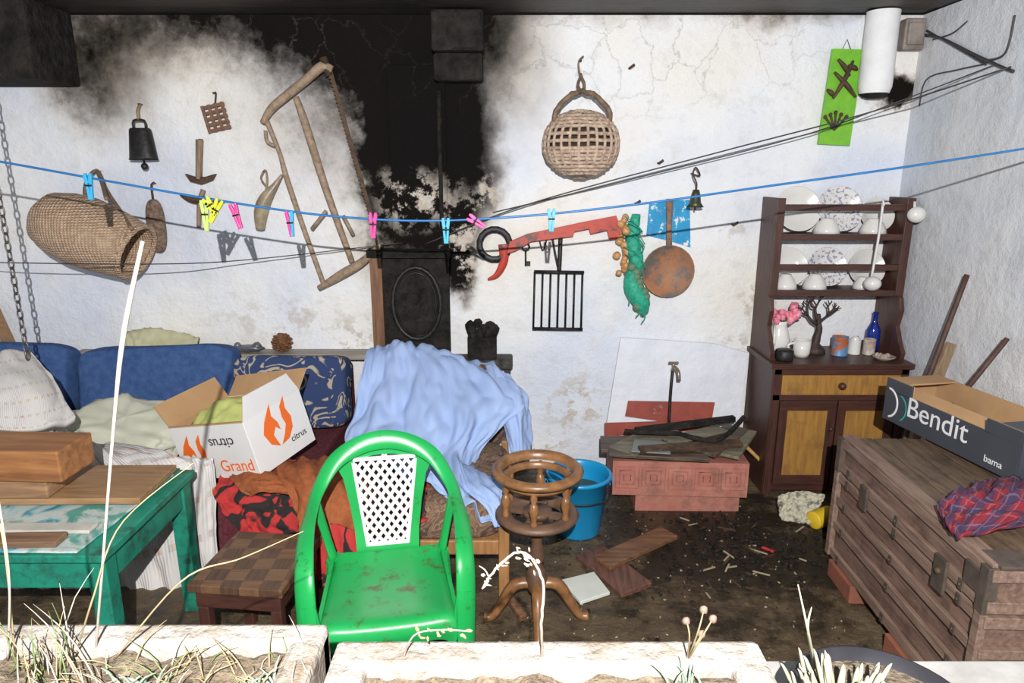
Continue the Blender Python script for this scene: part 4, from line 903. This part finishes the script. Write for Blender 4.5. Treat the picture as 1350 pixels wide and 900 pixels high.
# ================================================================ PLANTERS
sty=pm('dirty_white_polystyrene',(.42,.385,.35),(.30,.265,.23),scale=30,rough=.95,bmp=1,bd=.012,dirt=(.19,.14,.09),dsc=10,dlo=.46,dhi=.66)
soil=pm('dry_soil',(.10,.07,.045),(.24,.19,.13),scale=50,rough=1,bmp=1,bd=.02)
def planter(x0,x1,y0,y1,zt=.92,zb=.752,w=.045):
    b=B('trough_planter')
    b.box(((x0+x1)/2,y0+w/2,(zt+zb)/2),(x1-x0,w,zt-zb),sty); b.box(((x0+x1)/2,y1-w/2,(zt+zb)/2),(x1-x0,w,zt-zb),sty)
    for xx in (x0+w/2,x1-w/2): b.box((xx,(y0+y1)/2,(zt+zb)/2),(w,y1-y0-.01,zt-zb-.002),sty)
    b.box(((x0+x1)/2,(y0+y1)/2,zb+.02),(x1-x0-.02,y1-y0-.02,.04),sty)
    nx,ny=60,14; vs=[];fs=[]
    for j in range(ny):
        for i in range(nx):
            x=x0+w*.8+(x1-x0-w*1.6)*i/(nx-1); y=y0+w*.8+(y1-y0-w*1.6)*j/(ny-1)
            vs.append((x,y,zt-.022+.02*noise.noise(V((x*18,y*18,1)))+.008*noise.noise(V((x*60,y*60,3)))))
    fs=[(j*nx+i,j*nx+i+1,(j+1)*nx+i+1,(j+1)*nx+i) for j in range(ny-1) for i in range(nx-1)]
    b.add(vs,fs,soil,True)
    return b.done(.016)
planter(-.98,-.283,.70,.925,w=.05); planter(-.262,.368,.645,.885,w=.055)
dry=pm('dry_grass',(.36,.29,.16),(.26,.19,.10),scale=20,rough=.8,bmp=0); grn=pm('green_blade',(.09,.15,.04),(.16,.20,.07),scale=20,rough=.6,bmp=0)
pale=pm('bleached_stem',(.46,.41,.34),(.34,.29,.23),scale=30,rough=.8,bmp=0)
def blade(b,p,L,lean,m,r=.0012):
    d=V((lean[0],lean[1],1)).normalized(); p=V(p)
    b.tube([p,p+d*L*.5,p+d*L*.9+V((lean[0]*L*.3,lean[1]*L*.3,-L*.12))],[r,r*.8,r*.2],m,sub=6,seg=5)
b=B('dry_grass_tuft')
for i in range(110):
    x=random.choice([R(-.68,-.45),R(-.5,-.32),R(-.95,-.3)]); y=R(.75,.865)
    blade(b,(x,y,.895),R(.03,.085),(R(-.9,.9),R(-.5,.5)),random.choice([dry,dry,grn,pale]))
for i in range(26):
    x=random.gauss(-.66,.03); blade(b,(x,R(.78,.86),.895),R(.06,.18),(R(-.6,.3),R(-.3,.3)),random.choice([dry,pale,grn]))
b.done()
b=B('tall_dry_stalk')
b.tube([Zp(126,860,.9),Y(134,760,.84),Y(150,560,.86),Y(163,440,.88),Y(188,318,.9)],[.0018,.0018,.0022,.0034,.0026],pale,sub=30,seg=6)
b.tube([Zp(20,865,.9),Y(8,740,.84),Y(0,690,.85)],.0013,dry,sub=12,seg=5); b.tube([Zp(100,865,.9),Y(122,790,.83),Y(160,690,.86),Y(255,610,.9)],[.0014,.0014,.001,.0006],dry,sub=20,seg=5)
b.tube([Zp(150,870,.9),Y(240,765,.84),Y(320,735,.86),Y(400,700,.9)],[.0014,.0014,.001,.0006],dry,sub=20,seg=5)
b.tube([Zp(10,870,.9),Y(12,760,.84),Y(-5,640,.85)],.0016,pale,sub=14,seg=5); b.done()
b=B('withered_vine')
b.tube([Zp(715,874,.9),Y(714,820,.80),Y(716,770,.82),Y(700,735,.83),Y(680,728,.83),Y(655,748,.82),Y(636,775,.82),Y(645,760,.83),Y(632,745,.84)],[.002,.002,.002,.0018,.0018,.0018,.0015,.0012,.0008],pale,sub=50,seg=6,jit=.0008)
for i in range(26):
    u,v_=random.choice([(690,730),(660,742),(640,765),(712,750),(700,738)]); b.ball(Y(u+R(-9,9),v_+R(-8,8),.825),(R(.003,.006),.0015,R(.0015,.0035)),pale,rot=(R(0,90),R(0,90),0),seg=6,nz=.6)
b.tube([Zp(530,874,.9),Y(545,838,.81),Y(580,830,.82),Y(620,832,.82)],.0012,pale,sub=16,seg=5)
for i in range(14): b.ball(Y(R(540,622),R(828,842),.82),(R(.003,.006),.002,R(.0015,.003)),dry,rot=(R(0,90),R(0,90),0),seg=6,nz=.6)
for u,v_ in ((905,818),(928,803),(940,815),(925,835)):
    b.tube([Zp(905,874,.9),Y((905+u)/2+4,(860+v_)/2,.8),Y(u,v_,.81)],[.0014,.0012,.0008],dry,sub=8,seg=5)
    b.ball(Y(u,v_,.81),(.006,.005,.006),pm('dried_flower_head',(.20,.13,.10)),seg=8,nz=.5)
b.done()
b=B('green_sprig_plant')
for i in range(46):
    x=random.choice([random.gauss(-.335,.02),random.gauss(.24,.010),random.gauss(-.52,.02)]); blade(b,(x,R(.79,.82),.895),R(.02,.055),(R(-.6,.6),R(-.3,.3)),pm('sage_green',(.18,.25,.18),(.26,.33,.25),bmp=0),.0024)
b.done()
b=B('black_plant_pot'); bp=pm('black_plastic',(.02,.02,.024),(.03,.03,.035),rough=.35,bmp=0)
b.lathe([(0,.752),(.095,.752),(.118,.86),(.124,.865),(.126,.885),(.118,.888),(.110,.87),(.0,.868)],bp,M=Matrix.Translation((.515,.79,0)),seg=40)
b.lathe([(0,.872),(.05,.876),(.112,.870)],soil,M=Matrix.Translation((.515,.79,0)),seg=40); b.done()
b=B('aloe_succulent'); su=pm('pale_succulent',(.30,.31,.20),(.42,.40,.30),scale=12,rough=.6,bmp=.1)
for i in range(60):
    a_=R(0,6.28); r=R(0,.05); p=V((.455+r*math.cos(a_)*1.1,.81+r*math.sin(a_)*.6,.87)); L=R(.035,.075)
    d=V((math.cos(a_)*R(.1,.7),math.sin(a_)*.5,1)).normalized()
    b.tube([p,p+d*L*.5,p+d*L*.85+V((0,0,.003)),p+d*L],[.0035,.005,.0035,.0006],su,sub=8,seg=6,flat=.6)
for u,v_ in ((1052,770),(1070,800)): b.tube([Zp(1075,880,.88),Y(1065,830,.81),Y(u,v_,.82)],[.002,.0018,.0008],su,sub=10,seg=5)
b.done()
# ================================================================ LIGHT + CAMERA
w=bpy.data.worlds.new('daylight'); bpy.context.scene.world=w; w.use_nodes=True
bgn=w.node_tree.nodes['Background']; bgn.inputs[0].default_value=(.80,.88,1,1); bgn.inputs[1].default_value=.40
ld=bpy.data.lights.new('camera_flash','POINT'); ld.energy=580; ld.shadow_soft_size=.007; ld.color=(1,.98,.96)
lo=bpy.data.objects.new('camera_flash',ld); bpy.context.collection.objects.link(lo); lo.location=(.02,-.4,2.0)
cd=bpy.data.cameras.new('camera'); cam=bpy.data.objects.new('camera',cd); bpy.context.collection.objects.link(cam)
cam.location=(0,0,H); cam.rotation_euler=(math.radians(90-14),0,0); cd.lens=24; cd.sensor_width=36; cd.clip_start=.02
bpy.context.scene.camera=cam
bpy.context.scene.view_settings.view_transform='Standard'
